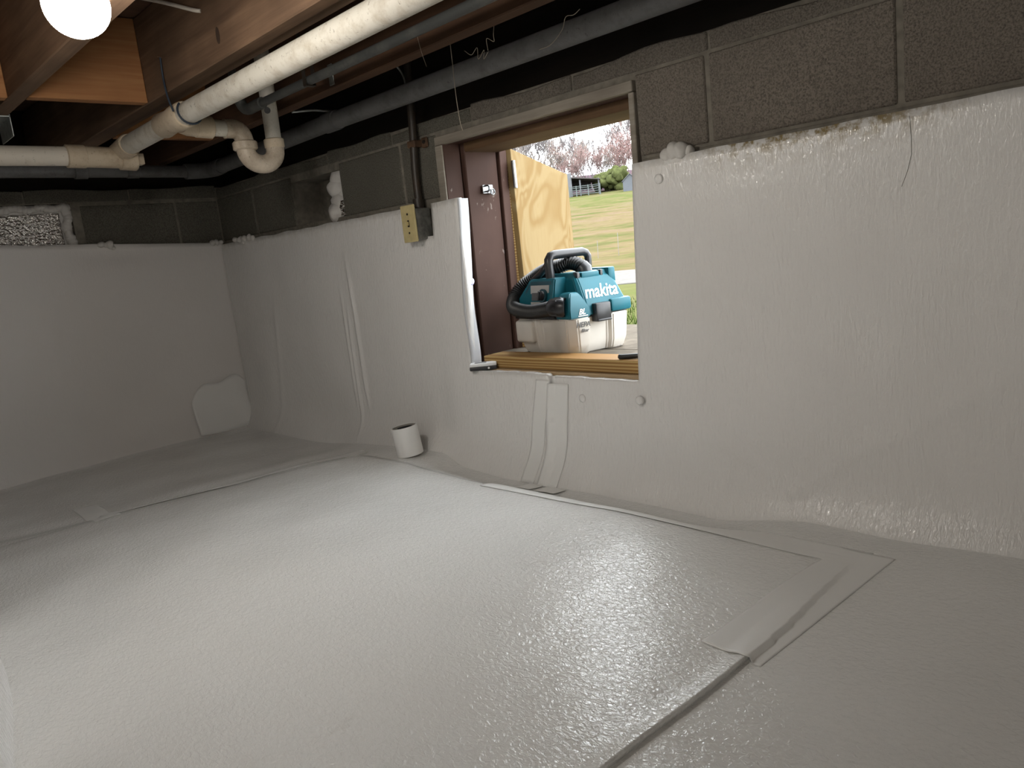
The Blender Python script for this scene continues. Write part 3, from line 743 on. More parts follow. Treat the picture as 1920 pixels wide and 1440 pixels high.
for zz in (0.762, 0.822):
    tube('screw', [(1.5552, 2.054, zz), (1.5535, 2.054, zz)], 0.0035, M_HOLE, pl, 10)

# ================================================================== DOORWAY FRAME
df = empty('door_frame', (1.73, 1.55, 0.3), 'brown painted access door frame with weathered grey edges', 'door frame')
SH = lambda a: Matrix(((1, 0, 0, 0), (0, 1, -a, a * 1.0), (0, 0, 1, 0), (0, 0, 0, 1)))
box('jamb', (WX - 0.006, 1.692), (1.918, 1.952), (0.282, 1.044), M_BROWN, df, 0.002, M=SH(0.020))
box('jamb_edge', (WX - 0.012, WX - 0.0061), (1.919, 1.951), (0.842, 1.018), M_GREYTRIM, df, 0.001, M=SH(0.020))
box('outer_jamb', (1.698, 1.838), (1.903, 1.952), (0.282, 1.044), M_BROWN, df, 0.003, M=SH(0.028))
box('hinge_post', (1.842, 1.876), (1.893, 1.952), (0.30, 1.02), M_BROWN, df, 0.002, M=SH(0.028))
box('head_trim', (WX - 0.010, WX + 0.012), (1.178, 1.953), (1.020, 1.046), M_GREYTRIM, df, 0.002)
box('head', (WX + 0.012, 1.70), (1.178, 1.953), (1.022, 1.044), M_BROWN, df, 0.002)
box('outer_head', (1.70, 1.85), (1.178, 1.953), (0.995, 1.044), M_RAW, df, 0.003)
box('jamb', (WX - 0.008, 1.84), (1.177, 1.194), (0.282, 1.018), M_GREYTRIM, df, 0.002, M=SH(0.02))
box('ledge_board', (WX - 0.006, 1.735), (1.20, 1.95), (0.284, 0.306), M_LEDGE, df, 0.002)
box('threshold', (1.736, 1.860), (1.197, 1.95), (0.284, 0.3345), M_DECK, df, 0.003)
# door leaf of plywood swung outwards
DA = math.radians(27)
dl = empty('door_leaf', (1.872, 1.885, 0.32), 'yellow plywood door swung open outdoors', 'door', rz=DA)
bm = bmesh.new(); W_, T_ = 0.75, 0.018
vs_ = bm_box(bm, 0.012, W_, -T_ / 2, T_ / 2, 0.0, 0.685, 0.0015)
for v in bm.verts: v.co.z -= 0.045 * (v.co.x / W_); v.co.y += 0.03 * math.sin(v.co.x / W_ * math.pi) * (v.co.z - 0.3)
from_bm('plywood_panel', bm, M_PLY, dl, local=True)
bm = bmesh.new(); bm_box(bm, 0.012, 0.05, T_ / 2, T_ / 2 + 0.03, 0.0, 0.67, 0.001); from_bm('edge_batten', bm, M_PINE, dl, local=True)
for zz in (0.555, 0.105):
    hgp = empty('hinge', (0, 0, 0)); hgp.parent = dl
    V, F = tube_data([(0.0, -0.017, zz), (0.0, -0.017, zz + 0.088)], 0.007, 12)
    o = mesh_obj('hinge_barrel', V, F, M_STEEL, hgp, False, True)
    bm = bmesh.new(); bm_box(bm, 0.0, 0.035, -0.0125, -0.0095, zz, zz + 0.088, 0.0005); from_bm('hinge_plate', bm, M_STEEL, hgp, local=True)
    hgp.name = 'hinge'
lt = empty('door_latch', (1.79, 1.90, 0.87), 'small steel latch hook screwed to the brown jamb', 'latch')
box('plate', (1.755, 1.80), (1.8965, 1.900), (0.862, 0.890), M_STEEL, lt, 0.001)
tube('staple', [(1.765, 1.899, 0.868), (1.765, 1.882, 0.868), (1.765, 1.878, 0.872), (1.765, 1.878, 0.882), (1.765, 1.882, 0.886), (1.765, 1.899, 0.886)], 0.003, M_STEEL, lt, 8)
rg = [(1.79 + 0.009 * math.cos(a), 1.889, 0.866 + 0.009 * math.sin(a)) for a in [2 * math.pi * i / 16 for i in range(17)]]
tube('ring', rg, 0.0025, M_STEEL, lt, 8)
# lumber on the ledge
bd = box('sill_lumber', (1.642, 1.731), (1.203, 1.862), (0.3065, 0.3445), M_PINE, None, 0.003, 2)
tag(bd, 'pale pine two by four lying across the doorway ledge', 'lumber')
# small device and the dark tool
dv = empty('handheld_meter', (1.612, 1.833, 0.3065), 'small black handheld meter with a white top on the ledge corner', 'device', rz=math.radians(42))
bm = bmesh.new(); bm_box(bm, -0.020, 0.020, -0.044, 0.044, 0.0, 0.012, 0.003, 2); from_bm('case', bm, M_BLACK, dv, local=True)
bm = bmesh.new(); bm_box(bm, -0.018, 0.018, -0.043, 0.043, 0.0115, 0.0225, 0.003, 2); tp = from_bm('face', bm, M_WHITE, dv, local=True)
bm = bmesh.new(); bm_box(bm, -0.010, 0.008, -0.01, 0.028, 0.0222, 0.0230, 0.0003); from_bm('screen', bm, M_DGREY, tp, local=True)
V, F = tube_data([(-0.0195, -0.018, 0.006), (-0.0212, -0.018, 0.006)], 0.0034, 14); mesh_obj('button', V, F, M_WHITE, dv, False, True)
tl = empty('pry_tool', (1.67, 1.25, 0.3445), 'flat black tool handle lying at the right end of the ledge lumber', 'tool')
tube('handle', bez([(1.648, 1.315, 0.3525), (1.655, 1.30, 0.3515), (1.67, 1.26, 0.3525), (1.68, 1.215, 0.353), (1.69, 1.20, 0.353)], 5), [0.004] + [0.0072] * 18 + [0.006] * 2, M_RUBBER, tl, 12)
tube('blade', [(1.685, 1.212, 0.353), (1.70, 1.199, 0.353)], 0.006, M_CONDUIT, tl, 8)
# black floor tile of rubber the board rests against
# ================================================================== ROLL OF TAPE
RX, RY = 1.480, 2.110
tz = sheet_h(RX, RY)
tr = empty('tape_roll', (RX, RY, tz + 0.004), 'white roll of wide tape standing on end on the floor', 'tape roll')
tr.rotation_euler = (math.radians(-5), math.radians(-4), 0)
def ring_mesh(ro, ri, h, n=40):
    V, F = [], []
    for (r, z) in ((ro, 0.001), (ro, h - 0.001), (ro - 0.001, h), (ri, h), (ri, 0.0), (ro - 0.001, 0.0)):
        for k_ in range(n):
            a = 2 * math.pi * k_ / n; V.append((r * math.cos(a), r * math.sin(a), z))
    for i in range(6):
        for k_ in range(n):
            a = i * n + k_; b = i * n + (k_ + 1) % n; c_ = ((i + 1) % 6) * n
            F.append((a, b, c_ + (k_ + 1) % n, c_ + k_))
    return V, F
V, F = ring_mesh(0.045, 0.0405, 0.100); autosmooth(mesh_obj('tape', V, F, M_TAPE, tr, False, True))
V, F = ring_mesh(0.0404, 0.0380, 0.0985); cr_ = autosmooth(mesh_obj('core', V, F, plain('card_core', (0.32, 0.30, 0.27), 0.8), tr, False, True))
V, F = [], []
for i in range(13):
    a = math.radians(10 + i * 7)
    for z in (0.060, 0.093): V.append((0.0377 * math.cos(a), 0.0377 * math.sin(a), z))
for i in range(12): F.append((2 * i, 2 * i + 2, 2 * i + 3, 2 * i + 1))
lb = mesh_obj('printed_label', V, F, M_BLACK, tr, True, True); md = lb.modifiers.new('t', 'SOLIDIFY'); md.thickness = 0.0004

# ================================================================== SPRAY FOAM AND VENTS
def blob(name, pts, seed, mat=M_SPRAY, parent=None, sub_=2):
    bm = bmesh.new(); rnd = random.Random(seed)
    for (x, y, z, r) in pts:
        m = Matrix.Translation((x, y, z)) @ Matrix.Diagonal((r * rnd.uniform(.8, 1.1), r * rnd.uniform(.9, 1.2), r * rnd.uniform(.85, 1.15), 1))
        bmesh.ops.create_icosphere(bm, subdivisions=sub_ + 1, radius=1.0, matrix=m)
    for v in bm.verts:
        n_ = noise.noise(v.co * 38 + Vector((seed, 0, 0))); v.co += v.normal * 0.006 * n_ if v.normal.length else Vector()
    return from_bm(name, bm, mat, parent, True)
vf = empty('vent_foam', (1.66, 2.60, 0.87), 'lumpy expanding foam filling one side of the wall vent', 'spray foam')
blob('foam', [(1.665, 2.60, 1.010, 0.036), (1.67, 2.575, 1.018, 0.030), (1.66, 2.61, 0.975, 0.040), (1.665, 2.60, 0.925, 0.038), (1.66, 2.615, 0.885, 0.042), (1.67, 2.585, 0.95, 0.03)], 3, M_SPRAY, vf)
grid_obj('foil_scrap', lin(2.541, 2.575, 0.006), lin(0.868, 0.925, 0.008), lambda y_, z_: (1.640 + 0.008 * math.sin(y_ * 300) * math.sin(z_ * 190), y_, z_), M_FOIL, vf, None, 0.001)
bv = empty('foil_vent_cover', (0.80, BY, 0.96), 'crinkled silver foil foam board plugging the vent in the far wall', 'vent cover')
def foil(u, v): return (0.600 + u * 0.355, BY + 0.012 + 0.003 * noise.noise(Vector((u * 30, v * 15, 1))), 0.885 + v * 0.140 + 0.008 * noise.noise(Vector((u * 8, v * 4, 6))))
grid_obj('foil_face', lin(0, 1, 0.03), lin(0, 1, 0.06), foil, M_FOIL, bv, None, 0.004)
box('foam_board', (0.598, 0.997), (BY + 0.018, BY + 0.05), (0.862, 1.060), M_SPRAY, bv, 0.004)
blob('foam_bead', [(0.60 + i * 0.0155, BY + 0.014, 1.046 + 0.004 * math.sin(i * 1.1), 0.017) for i in range(26)] + [(0.980 + 0.006 * math.sin(i * 0.7), BY + 0.014, 0.870 + i * 0.0125, 0.020) for i in range(15)] + [(0.70 + i * 0.014, BY + 0.012, 0.880, 0.014) for i in range(20)], 9, M_SPRAY, bv, 1)
def bead(pts, seed, label):
    o = blob('foam_bead', pts, seed, M_SPRAY); return tag(o, label, 'spray foam')
bead([(1.612, 1.085, 0.852, 0.016), (1.612, 1.065, 0.857, 0.020), (1.612, 1.045, 0.857, 0.020), (1.614, 1.025, 0.852, 0.014)], 21, 'rounded white foam lump on the liner top right of the doorway')
bead([(1.08, BY - 0.026, 0.884, 0.014), (1.10, BY - 0.028, 0.880, 0.012), (1.115, BY - 0.028, 0.882, 0.016), (1.125, BY - 0.034, 0.868, 0.010)], 22, 'dribbled foam bead on the far liner top below the block')
bead([(1.56, BY - 0.026, 0.858, 0.011), (1.58, BY - 0.026, 0.858, 0.013), (1.60, BY - 0.03, 0.858, 0.012)], 23, 'foam bead at the top of the far corner')
bead([(1.604, 3.42, 0.856, 0.012), (1.602, 3.37, 0.852, 0.015), (1.602, 3.33, 0.853, 0.015), (1.602, 3.28, 0.853, 0.015), (1.598, 3.34, 0.84, 0.010), (1.604, 3.25, 0.85, 0.011)], 24, 'row of foam beads along the liner top next to the corner')
# cobweb threads
def web(pts, label, r=0.0007):
    return tag(tube('cobweb_thread', bez(pts, 8), r, M_WEB, None, 5), label, 'cobweb')
web([(1.45, 1.631, 1.27), (1.452, 1.633, 1.18), (1.45, 1.632, 1.10), (1.455, 1.633, 1.03), (1.458, 1.63, 1.005)], 'long cobweb thread hanging down to the door head', 0.0009)
web([(1.34, 1.63, 1.235), (1.345, 1.628, 1.20), (1.35, 1.62, 1.16)], 'cobweb thread hanging in front of the dark joist', 0.0006)
web([(1.45, 1.453, 1.274), (1.452, 1.458, 1.24), (1.45, 1.464, 1.208), (1.46, 1.475, 1.195), (1.45, 1.49, 1.205), (1.46, 1.50, 1.18)], 'hooked cobweb thread above the grey pipe', 0.0008)
web([(1.47, 1.60, 1.205), (1.475, 1.58, 1.19), (1.47, 1.55, 1.20), (1.48, 1.56, 1.175), (1.475, 1.53, 1.19), (1.48, 1.54, 1.17), (1.475, 1.515, 1.182)], 'tangled cobweb clump on the grey pipe', 0.0007)
web([(1.50, 1.36, 1.15), (1.50, 1.32, 1.152), (1.50, 1.28, 1.175), (1.50, 1.265, 1.20), (1.50, 1.24, 1.198), (1.50, 1.22, 1.205)], 'curling cobweb on the grey pipe at the top', 0.0008)

# ================================================================== CORDLESS VACUUM
VYAW = math.radians(-12)
vac = empty('cordless_vacuum', (1.862, 1.657, 0.335), 'teal and ivory cordless shop vacuum with black hose in the doorway', 'vacuum', rz=VYAW)
A_, B_ = 0.12, 0.15      # half sizes: local x (along the logo side) and local y (along the panel side)
def prof_tank(s, inset=0.0):
    a, b = A_ * s - inset, B_ * s - inset; r = 0.022
    P = [(-a + r, -b - 0.006), (-0.052, -b - 0.006), (-0.040, -b + 0.014), (0.030, -b + 0.014), (0.042, -b - 0.002), (a - r, -b - 0.002), (a, -b + r), (a, b - r), (a - r, b), (-a + r, b), (-a - 0.008, b - r),
         (-a - 0.008, 0.028), (-a + 0.006, 0.012), (-a + 0.006, -b + 0.075), (-a - 0.004, -b + 0.060), (-a - 0.004, -b + r - 0.004)]
    return P
def loft(name, sections, mat, parent, bevel=0.003, smooth_deg=35):
    bm = bmesh.new(); rings = []
    for (P, z) in sections: rings.append([bm.verts.new((p[0], p[1], z if len(p) < 3 else p[2])) for p in P])
    n = len(rings[0])
    for i in range(len(rings) - 1):
        for k_ in range(n):
            bm.faces.new((rings[i][k_], rings[i][(k_ + 1) % n], rings[i + 1][(k_ + 1) % n], rings[i + 1][k_]))
    bm.faces.new(list(reversed(rings[0]))); bm.faces.new(rings[-1])
    bmesh.ops.recalc_face_normals(bm, faces=bm.faces)
    if bevel:
        es = [e for e in bm.edges if len(e.link_faces) == 2 and e.calc_face_angle(0) > math.radians(28)]
        bmesh.ops.bevel(bm, geom=es, offset=bevel, segments=2, affect='EDGES', clamp_overlap=True)
    o = from_bm(name, bm, mat, parent, local=True); return autosmooth(o, smooth_deg)
tank = loft('tank', [(prof_tank(0.86), 0.0), (prof_tank(0.90), 0.006), (prof_tank(0.955), 0.032), (prof_tank(1.0), 0.108), (prof_tank(1.0), 0.113)], M_TANK, vac, 0.004)
# protruding face of the left lobe of the tank
def lbox(name, x, y, z, mat, parent, bevel=0.003, seg=2, M=None):
    bm = bmesh.new(); bm_box(bm, x[0], x[1], y[0], y[1], z[0], z[1], bevel, seg, M)
    return autosmooth(from_bm(name, bm, mat, parent, local=True), 35)
lbox('tank_bulge', (-A_ - 0.020, -A_ + 0.02), (0.036, 0.132), (0.036, 0.108), M_TANK, tank, 0.010, 3)
lbox('tank_gasket', (-A_ + 0.006, A_ - 0.006), (-B_ + 0.016, B_ - 0.012), (0.111, 0.119), M_BLACK, vac, 0.001)
# teal motor housing: logo side slopes inwards to the top
def prof_head(a0, a1, b0, b1, c): return [(a0 + c, b0), (a1 - c, b0), (a1, b0 + c), (a1, b1 - c), (a1 - c, b1), (a0 + c, b1), (a0, b1 - c), (a0, b0 + c)]
head = loft('motor_housing', [(prof_head(-0.062, A_ - 0.002, -B_ + 0.004, B_ - 0.008, 0.014), 0.116), (prof_head(-0.062, A_ - 0.004, -B_ + 0.008, B_ - 0.010, 0.014), 0.150),
    (prof_head(-0.060, A_ - 0.020, -B_ + 0.030, B_ - 0.014, 0.012), 0.205), (prof_head(-0.056, A_ - 0.036, -B_ + 0.046, B_ - 0.018, 0.010), 0.232)], M_TEAL, vac, 0.003)
# battery lid and top deck
lid = loft('battery_lid', [(prof_head(-0.050, A_ - 0.030, -B_ + 0.050, 0.060, 0.008), 0.230), (prof_head(-0.046, A_ - 0.036, -B_ + 0.058, 0.055, 0.008), 0.246)], M_TEAL, vac, 0.002)
lbox('lid_latch', (-0.028, 0.040), (-B_ + 0.044, -B_ + 0.062), (0.226, 0.245), M_TEAL, lid, 0.003)
lbox('lid_slot', (-0.046, -0.034), (-B_ + 0.046, -B_ + 0.066), (0.220, 0.2475), M_BLACK, lid, 0.002)
lbox('lid_slot', (0.046, 0.056), (-B_ + 0.046, -B_ + 0.066), (0.220, 0.2475), M_BLACK, lid, 0.002)
lbox('rear_tower', (A_ - 0.046, A_ - 0.018), (-B_ + 0.040, 0.05), (0.20, 0.252), M_TEAL, vac, 0.006)
# lower right foot of the housing
lbox('housing_foot', (0.040, A_ + 0.000), (-B_ - 0.004, -B_ + 0.05), (0.116, 0.156), M_TEAL, vac, 0.007)
# control panel block facing the room
panel = loft('control_block', [([(-A_ + 0.010, -0.060), (-0.05, -0.060), (-0.05, B_ - 0.012), (-A_ + 0.010, B_ - 0.012)], 0.118), ([(-A_ + 0.010, -0.060), (-0.05, -0.060), (-0.05, B_ - 0.012), (-A_ + 0.010, B_ - 0.012)], 0.178),
    ([(-A_ + 0.022, -0.060), (-0.05, -0.060), (-0.05, 0.080), (-A_ + 0.022, 0.080)], 0.236)], M_TEAL, vac, 0.004)
# label lies on the sloping face: from (x=-A_+.010, z=.178) to (x=-A_+.022, z=.236)
def pface(y, z, off):
    x = -A_ + 0.010 + (max(0.0, z - 0.178)) / 0.058 * 0.012
    return (x - off, y, z)
def pquad(name, y0, y1, z0, z1, off, mat, parent, clip=0.0):
    ring = [(y0, z0), (y1, z0), (y1, z1 - clip), (y1 - clip * 0.9, z1), (y0, z1)] if clip else [(y0, z0), (y1, z0), (y1, z1), (y0, z1)]
    V = [pface(y, z, off) for (y, z) in ring] + [pface(y, z, -0.001) for (y, z) in ring]
    n = len(ring); F = [tuple(range(n)), tuple(reversed(range(n, 2 * n)))] + [(i, i + n, (i + 1) % n + n, (i + 1) % n) for i in range(n)]
    return mesh_obj(name, V, F, mat, parent, False, True)
pquad('panel_recess', -0.044, 0.096, 0.124, 0.229, 0.0012, M_DTEAL, panel, 0.03)
pl_ = pquad('panel_label', -0.034, 0.068, 0.146, 0.217, 0.0022, M_PANEL, panel)
pquad('panel_button', 0.024, 0.056, 0.170, 0.194, 0.0040, M_DGREY, pl_)
c0 = Vector(pface(-0.006, 0.184, 0.0)); nn = Vector((-1, 0, 0.2)).normalized()
V, F = tube_data([c0, c0 + nn * 0.007], 0.0215, 28); dial = autosmooth(mesh_obj('dial', V, F, M_DTEAL, panel, False, True))
V, F = tube_data([c0 + nn * 0.006, c0 + nn * 0.012], [0.016, 0.014], 24); autosmooth(mesh_obj('dial_knob', V, F, M_BLACK, dial, False, True))
bm = bmesh.new(); bm_box(bm, -0.006, 0.0, -0.0035, 0.0035, -0.015, 0.015, 0.001); R_ = Matrix.Translation(c0 + nn * 0.016) @ Matrix.Rotation(0.35, 4, 'X')
for v in bm.verts: v.co = R_ @ v.co
from_bm('dial_grip', bm, M_BLACK, dial, local=True)
# inlet turret at the near corner with the sloped teal cap (motor mark) and the hose collar
tur = loft('inlet_turret', [([(-A_ - 0.002, -B_ - 0.004), (-0.046, -B_ - 0.004), (-0.040, -B_ + 0.07), (-A_ - 0.002, -B_ + 0.07)], 0.113), ([(-A_ - 0.002, -B_ - 0.004), (-0.046, -B_ - 0.004), (-0.040, -B_ + 0.07), (-A_ - 0.002, -B_ + 0.07)], 0.142),
    ([(-A_ + 0.010, -B_ + 0.006), (-0.062, -B_ + 0.012), (-0.045, -B_ + 0.07), (-A_ + 0.010, -B_ + 0.07)], 0.178), ([(-A_ + 0.022, -B_ + 0.018), (-0.066, -B_ + 0.026), (-0.05, -B_ + 0.068), (-A_ + 0.022, -B_ + 0.066)], 0.190)], M_TEAL, vac, 0.003)
hz = 0.151
def hose(name, pts, r, parent, rib=0.0085, mat=M_RUBBER):
    P = bez(pts, 14); L = [0.0]
    for a, b in zip(P, P[1:]): L.append(L[-1] + (b - a).length)
    n_ = int(L[-1] / rib * 4); Q, Rr = [], []
    for i in range(n_ + 1):
        d = L[-1] * i / n_; k_ = max(0, min(len(L) - 2, next((q for q in range(len(L) - 1) if L[q + 1] >= d), len(L) - 2)))
        t_ = (d - L[k_]) / max(1e-9, L[k_ + 1] - L[k_]); Q.append(P[k_].lerp(P[k_ + 1], t_))
        Rr.append(r * (1.0, 0.92, 0.80, 0.92)[i % 4])
    V, F = tube_data(Q, Rr, 18); return autosmooth(mesh_obj(name, V, F, mat, parent, False, True), 60)
col_ = tube('hose_collar', [(-A_ - 0.004, -B_ + 0.018, hz), (-A_ - 0.006, -B_ + 0.020, hz), (-A_ - 0.014, -B_ + 0.066, hz + 0.001), (-A_ - 0.014, -B_ + 0.068, hz + 0.001)], [0.024, 0.029, 0.027, 0.024], M_BLACK, vac, 22, True, True)
for i in range(8):
    a = 2 * math.pi * i / 8
    c1 = Vector((-A_ - 0.007, -B_ + 0.026, hz)) + Vector((math.cos(a) * 0.0275, 0, math.sin(a) * 0.0275))
    lbox('collar_rib', (c1.x - 0.003, c1.x + 0.003), (c1.y, c1.y + 0.034), (c1.z - 0.003, c1.z + 0.003), M_BLACK, col_, 0.001, 1)
hose('hose', [(-A_ - 0.014, -B_ + 0.062, hz), (-A_ - 0.018, -0.045, 0.144), (-A_ - 0.022, 0.02, 0.138), (-A_ - 0.022, 0.085, 0.142), (-A_ - 0.012, 0.140, 0.152), (-A_ + 0.012, 0.168, 0.178), (-A_ + 0.045, 0.165, 0.212), (-A_ + 0.075, 0.130, 0.240), (-A_ + 0.095, 0.075, 0.262), (-0.010, 0.034, 0.268), (0.010, -0.002, 0.276), (0.022, -0.036, 0.264), (0.026, -0.050, 0.246)], 0.0235, vac)
tube('hose_cuff', [(0.023, -0.043, 0.260), (0.026, -0.049, 0.254), (0.027, -0.052, 0.228)], [0.024, 0.0255, 0.0245], M_BLACK, vac, 20, True, True)
# dark base of the hose rest
lbox('hose_rest', (-A_ - 0.006, -0.05), (-0.07, B_ - 0.004), (0.112, 0.126), M_BLACK, vac, 0.003)
# carrying handle
hp = [(-0.078, -0.010, 0.222), (-0.080, -0.010, 0.276), (-0.079, -0.010, 0.292), (-0.070, -0.010, 0.304), (-0.056, -0.010, 0.307), (0.055, -0.010, 0.307), (0.069, -0.010, 0.302), (0.076, -0.010, 0.291), (0.076, -0.010, 0.276), (0.074, -0.010, 0.228)]
tube('handle', hp, [0.0145, 0.0145, 0.0145, 0.0145, 0.0145, 0.0135, 0.0125, 0.0120, 0.0115, 0.0115], M_BLACK, vac, 16, True, True)
tube('handle_strut', [(-0.076, -0.004, 0.284), (-0.074, 0.040, 0.256), (-0.070, 0.100, 0.230)], [0.010, 0.010, 0.011], M_BLACK, vac, 10, True, True)
# tank latch
lat = lbox('tank_latch', (-0.028, 0.030), (-B_ - 0.012, -B_ + 0.018), (0.094, 0.150), M_BLACK, vac, 0.004)
lbox('latch_lip', (-0.026, 0.028), (-B_ - 0.015, -B_ - 0.004), (0.094, 0.101), M_BLACK, lat, 0.002)
# printed lettering
def lettering(name, s, size, bold, shear, parent, M, mat, depth=0.0006):
    cu = bpy.data.curves.new(name, 'FONT'); cu.body = s; cu.size = size; cu.shear = shear; cu.offset = bold; cu.extrude = depth; cu.align_x = 'CENTER'; cu.space_character = 1.0
    cu.resolution_u = 3
    to = bpy.data.objects.new('tmp_text', cu); C.objects.link(to)
    dg = bpy.context.evaluated_depsgraph_get(); me = bpy.data.meshes.new_from_object(to.evaluated_get(dg))
    bpy.data.objects.remove(to); bpy.data.curves.remove(cu)
    me.materials.clear(); me.materials.append(mat); me.name = name
    o = bpy.data.objects.new(name, me); C.objects.link(o); o.parent = parent; o.matrix_local = M; return o
# slope of the logo side between z=.150 and z=.205
tilt = math.atan2(0.022, 0.055)
ML = Matrix.Translation((0.020, -B_ + 0.0148, 0.167)) @ Matrix.Rotation(math.pi / 2 - tilt, 4, 'X') @ Matrix.Diagonal((0.92, 1.12, 1, 1))
lettering('logo_lettering', 'makita', 0.053, 0.0007, 0.28, vac, ML, M_WHITE, 0.0012)
MB_ = Matrix.Translation((-0.078, -B_ - 0.0050, 0.1235)) @ Matrix.Rotation(math.pi / 2, 4, 'X')
lettering('motor_mark', 'BL', 0.024, 0.0006, 0.35, vac, MB_, M_WHITE)
lbox('motor_mark_bar', (-0.092, -0.056), (-B_ - 0.0049, -B_ - 0.003), (0.1175, 0.1205), M_WHITE, vac, 0)
t2 = math.atan2(0.045 * B_, 0.076)
MH = Matrix.Translation((-0.080, -B_ * 0.990 - 0.0092, 0.086)) @ Matrix.Rotation(math.pi / 2 + t2, 4, 'X')
lettering('filter_lettering', 'HEPA', 0.022, 0.0003, 0.22, vac, MH, M_DGREY)
MH2 = Matrix.Translation((-0.074, -B_ * 0.980 - 0.0094, 0.070)) @ Matrix.Rotation(math.pi / 2 + t2, 4, 'X')
lettering('filter_lettering', 'filter', 0.015, 0.0001, 0.22, vac, MH2, M_DGREY)

# ================================================================== OUTDOORS
DIR = Vector((0.783, 0.622))
PROF = [(0, 0.25), (2.2, 0.26), (3.0, 0.22), (6, 0.08), (10, 0.02), (14, 0.06), (18, 0.22), (25, 0.50), (35, 1.05), (50, 2.12), (65, 3.35), (78, 4.75), (88, 5.75), (100, 7.0), (130, 10.4), (180, 15.2), (260, 22.0)]
def ground_h(x, y):
    s = x * DIR.x + y * DIR.y
    for (a, h0), (b, h1) in zip(PROF, PROF[1:]):
        if s <= b:
            t_ = max(0.0, (s - a) / (b - a)); return h0 + (h1 - h0) * t_
    return PROF[-1][1]
def gz(x, y):
    s = x * DIR.x + y * DIR.y
    return ground_h(x, y) + 0.05 * noise.noise(Vector((x * 0.3, y * 0.3, 0))) * min(1, s / 10)
def gpt(s, p): return (s * DIR.x - p * DIR.y, s * DIR.y + p * DIR.x)
sv = [2.0, 2.4, 2.8, 3.2, 4, 5, 6, 8, 9, 10, 11, 11.7, 12.4, 13, 13.5, 14, 15, 16, 18, 21, 25, 30, 35, 42, 50, 58, 65, 72, 78, 83, 88, 94, 100, 115, 130, 150, 180, 220, 260]
pv = [-200, -120, -70, -40, -25, -15, -8, -5, -3, -2, -1, 0, 1, 2, 3, 5, 8, 15, 25, 40, 70, 120, 200]
def gfn(p, s):
    x, y = gpt(s, p * min(1.0, 0.12 + s / 40))
    return (max(x, OX + 0.02), y, gz(x, y))
gd = grid_obj('ground_meadow', pv, sv, gfn, M_GRASS); gd.name = 'floor_meadow'
tag(gd, 'sloping meadow of straw and green grass outside', kind='structure')
ld = box('door_landing', (1.862, 2.42), (0.55, 2.70), (0.10, 0.3345), M_DECK, None, 0.004); tag(ld, 'pale worn landing slab outside under the vacuum', 'landing')
def lanefn(p, s):
    x, y = gpt(s + 0.03 * p + 0.4 * math.sin(p * 0.2), p); return (x, y, gz(x, y) + 0.012)
ln = grid_obj('gravel_lane', lin(-30, 30, 1.0), lin(11.2, 14.2, 0.5), lanefn, M_GRAVEL, None, None, -0.05, smooth=False); tag(ln, 'pale gravel lane crossing the meadow', 'lane')
# grass tufts by the landing
V, F = [], []; rnd = random.Random(4)
for i in range(5000):
    s = rnd.uniform(2.9, 8.0); p = rnd.uniform(-1.6, 1.0) * (s / 4)
    x, y = gpt(s, p)
    if x < 2.46 and 0.5 < y < 2.75: continue
    if x < OX + 0.1: continue
    z = ground_h(x, y); h = rnd.uniform(0.02, 0.07); a = rnd.uniform(0, 6.28); w = 0.004
    n0 = len(V); V += [(x - w * math.cos(a), y - w * math.sin(a), z), (x + w * math.cos(a), y + w * math.sin(a), z), (x + rnd.uniform(-.03, .03), y + rnd.uniform(-.03, .03), z + h)]
    F.append((n0, n0 + 1, n0 + 2))
gb = mesh_obj('grass_blades', V, F, M_BLADE); tag(gb, 'short green grass growing beyond the landing', 'grass', kind='stuff')

def az_pt(az, r):
    a = math.radians(az); return (r * math.cos(a), r * math.sin(a))
# trees
def tree_mesh(name, seed, h, spread, depth=5, buds=0, mat=M_BARK, r0=None, rmin=0.024):
    rnd = random.Random(seed); V, F, tips = [], [], []
    def grow(p, d, L, r, lv):
        q = p + d * L * 0.5 + Vector((rnd.uniform(-1, 1), rnd.uniform(-1, 1), rnd.uniform(-.3, .5))) * L * 0.06
        e = p + d * L; tube_data([p, q, e], [max(rmin, r), max(rmin, r * 0.82), max(rmin, r * 0.62)], 4 if lv < 2 else 3, False, V, F)
        if lv >= 2: tips.append(e); tips.append(q)
        if lv >= depth: return
        nb = rnd.choice((2, 3, 3)) if lv else 4
        for i in range(nb):
            ax = Vector((rnd.uniform(-1, 1), rnd.uniform(-1, 1), rnd.uniform(-0.2, 0.4))).normalized()
            nd = (d + ax * spread * rnd.uniform(0.6, 1.2) + Vector((0, 0, 0.22))).normalized()
            grow(e if i < 2 else q, nd, L * rnd.uniform(0.62, 0.85), r * 0.62, lv + 1)
    grow(Vector((0, 0, -0.2)), Vector((rnd.uniform(-.05, .05), rnd.uniform(-.05, .05), 1)).normalized(), h * 0.30, r0 or h * 0.0135, 0)
    me = bpy.data.meshes.new(name); me.from_pydata([tuple(v) for v in V], [], F); me.materials.append(mat)
    mb = None
    if buds:
        V2, F2 = [], []
        for tpt in tips:
            for q_ in range(buds):
                c_ = tpt + Vector((rnd.gauss(0, 1), rnd.gauss(0, 1), rnd.gauss(0, 1))) * 0.30
                n0 = len(V2); s = rnd.uniform(0.04, 0.10)
                for _ in range(3): V2.append(c_ + Vector((rnd.uniform(-s, s), rnd.uniform(-s, s), rnd.uniform(-s, s))))
                F2.append((n0, n0 + 1, n0 + 2))
        mb = bpy.data.meshes.new(name + '_buds'); mb.from_pydata([tuple(v) for v in V2], [], F2)
    return me, mb
bare = [tree_mesh('bare_tree_%d' % i, 40 + i, 9.5, 0.62, 6) for i in range(4)]
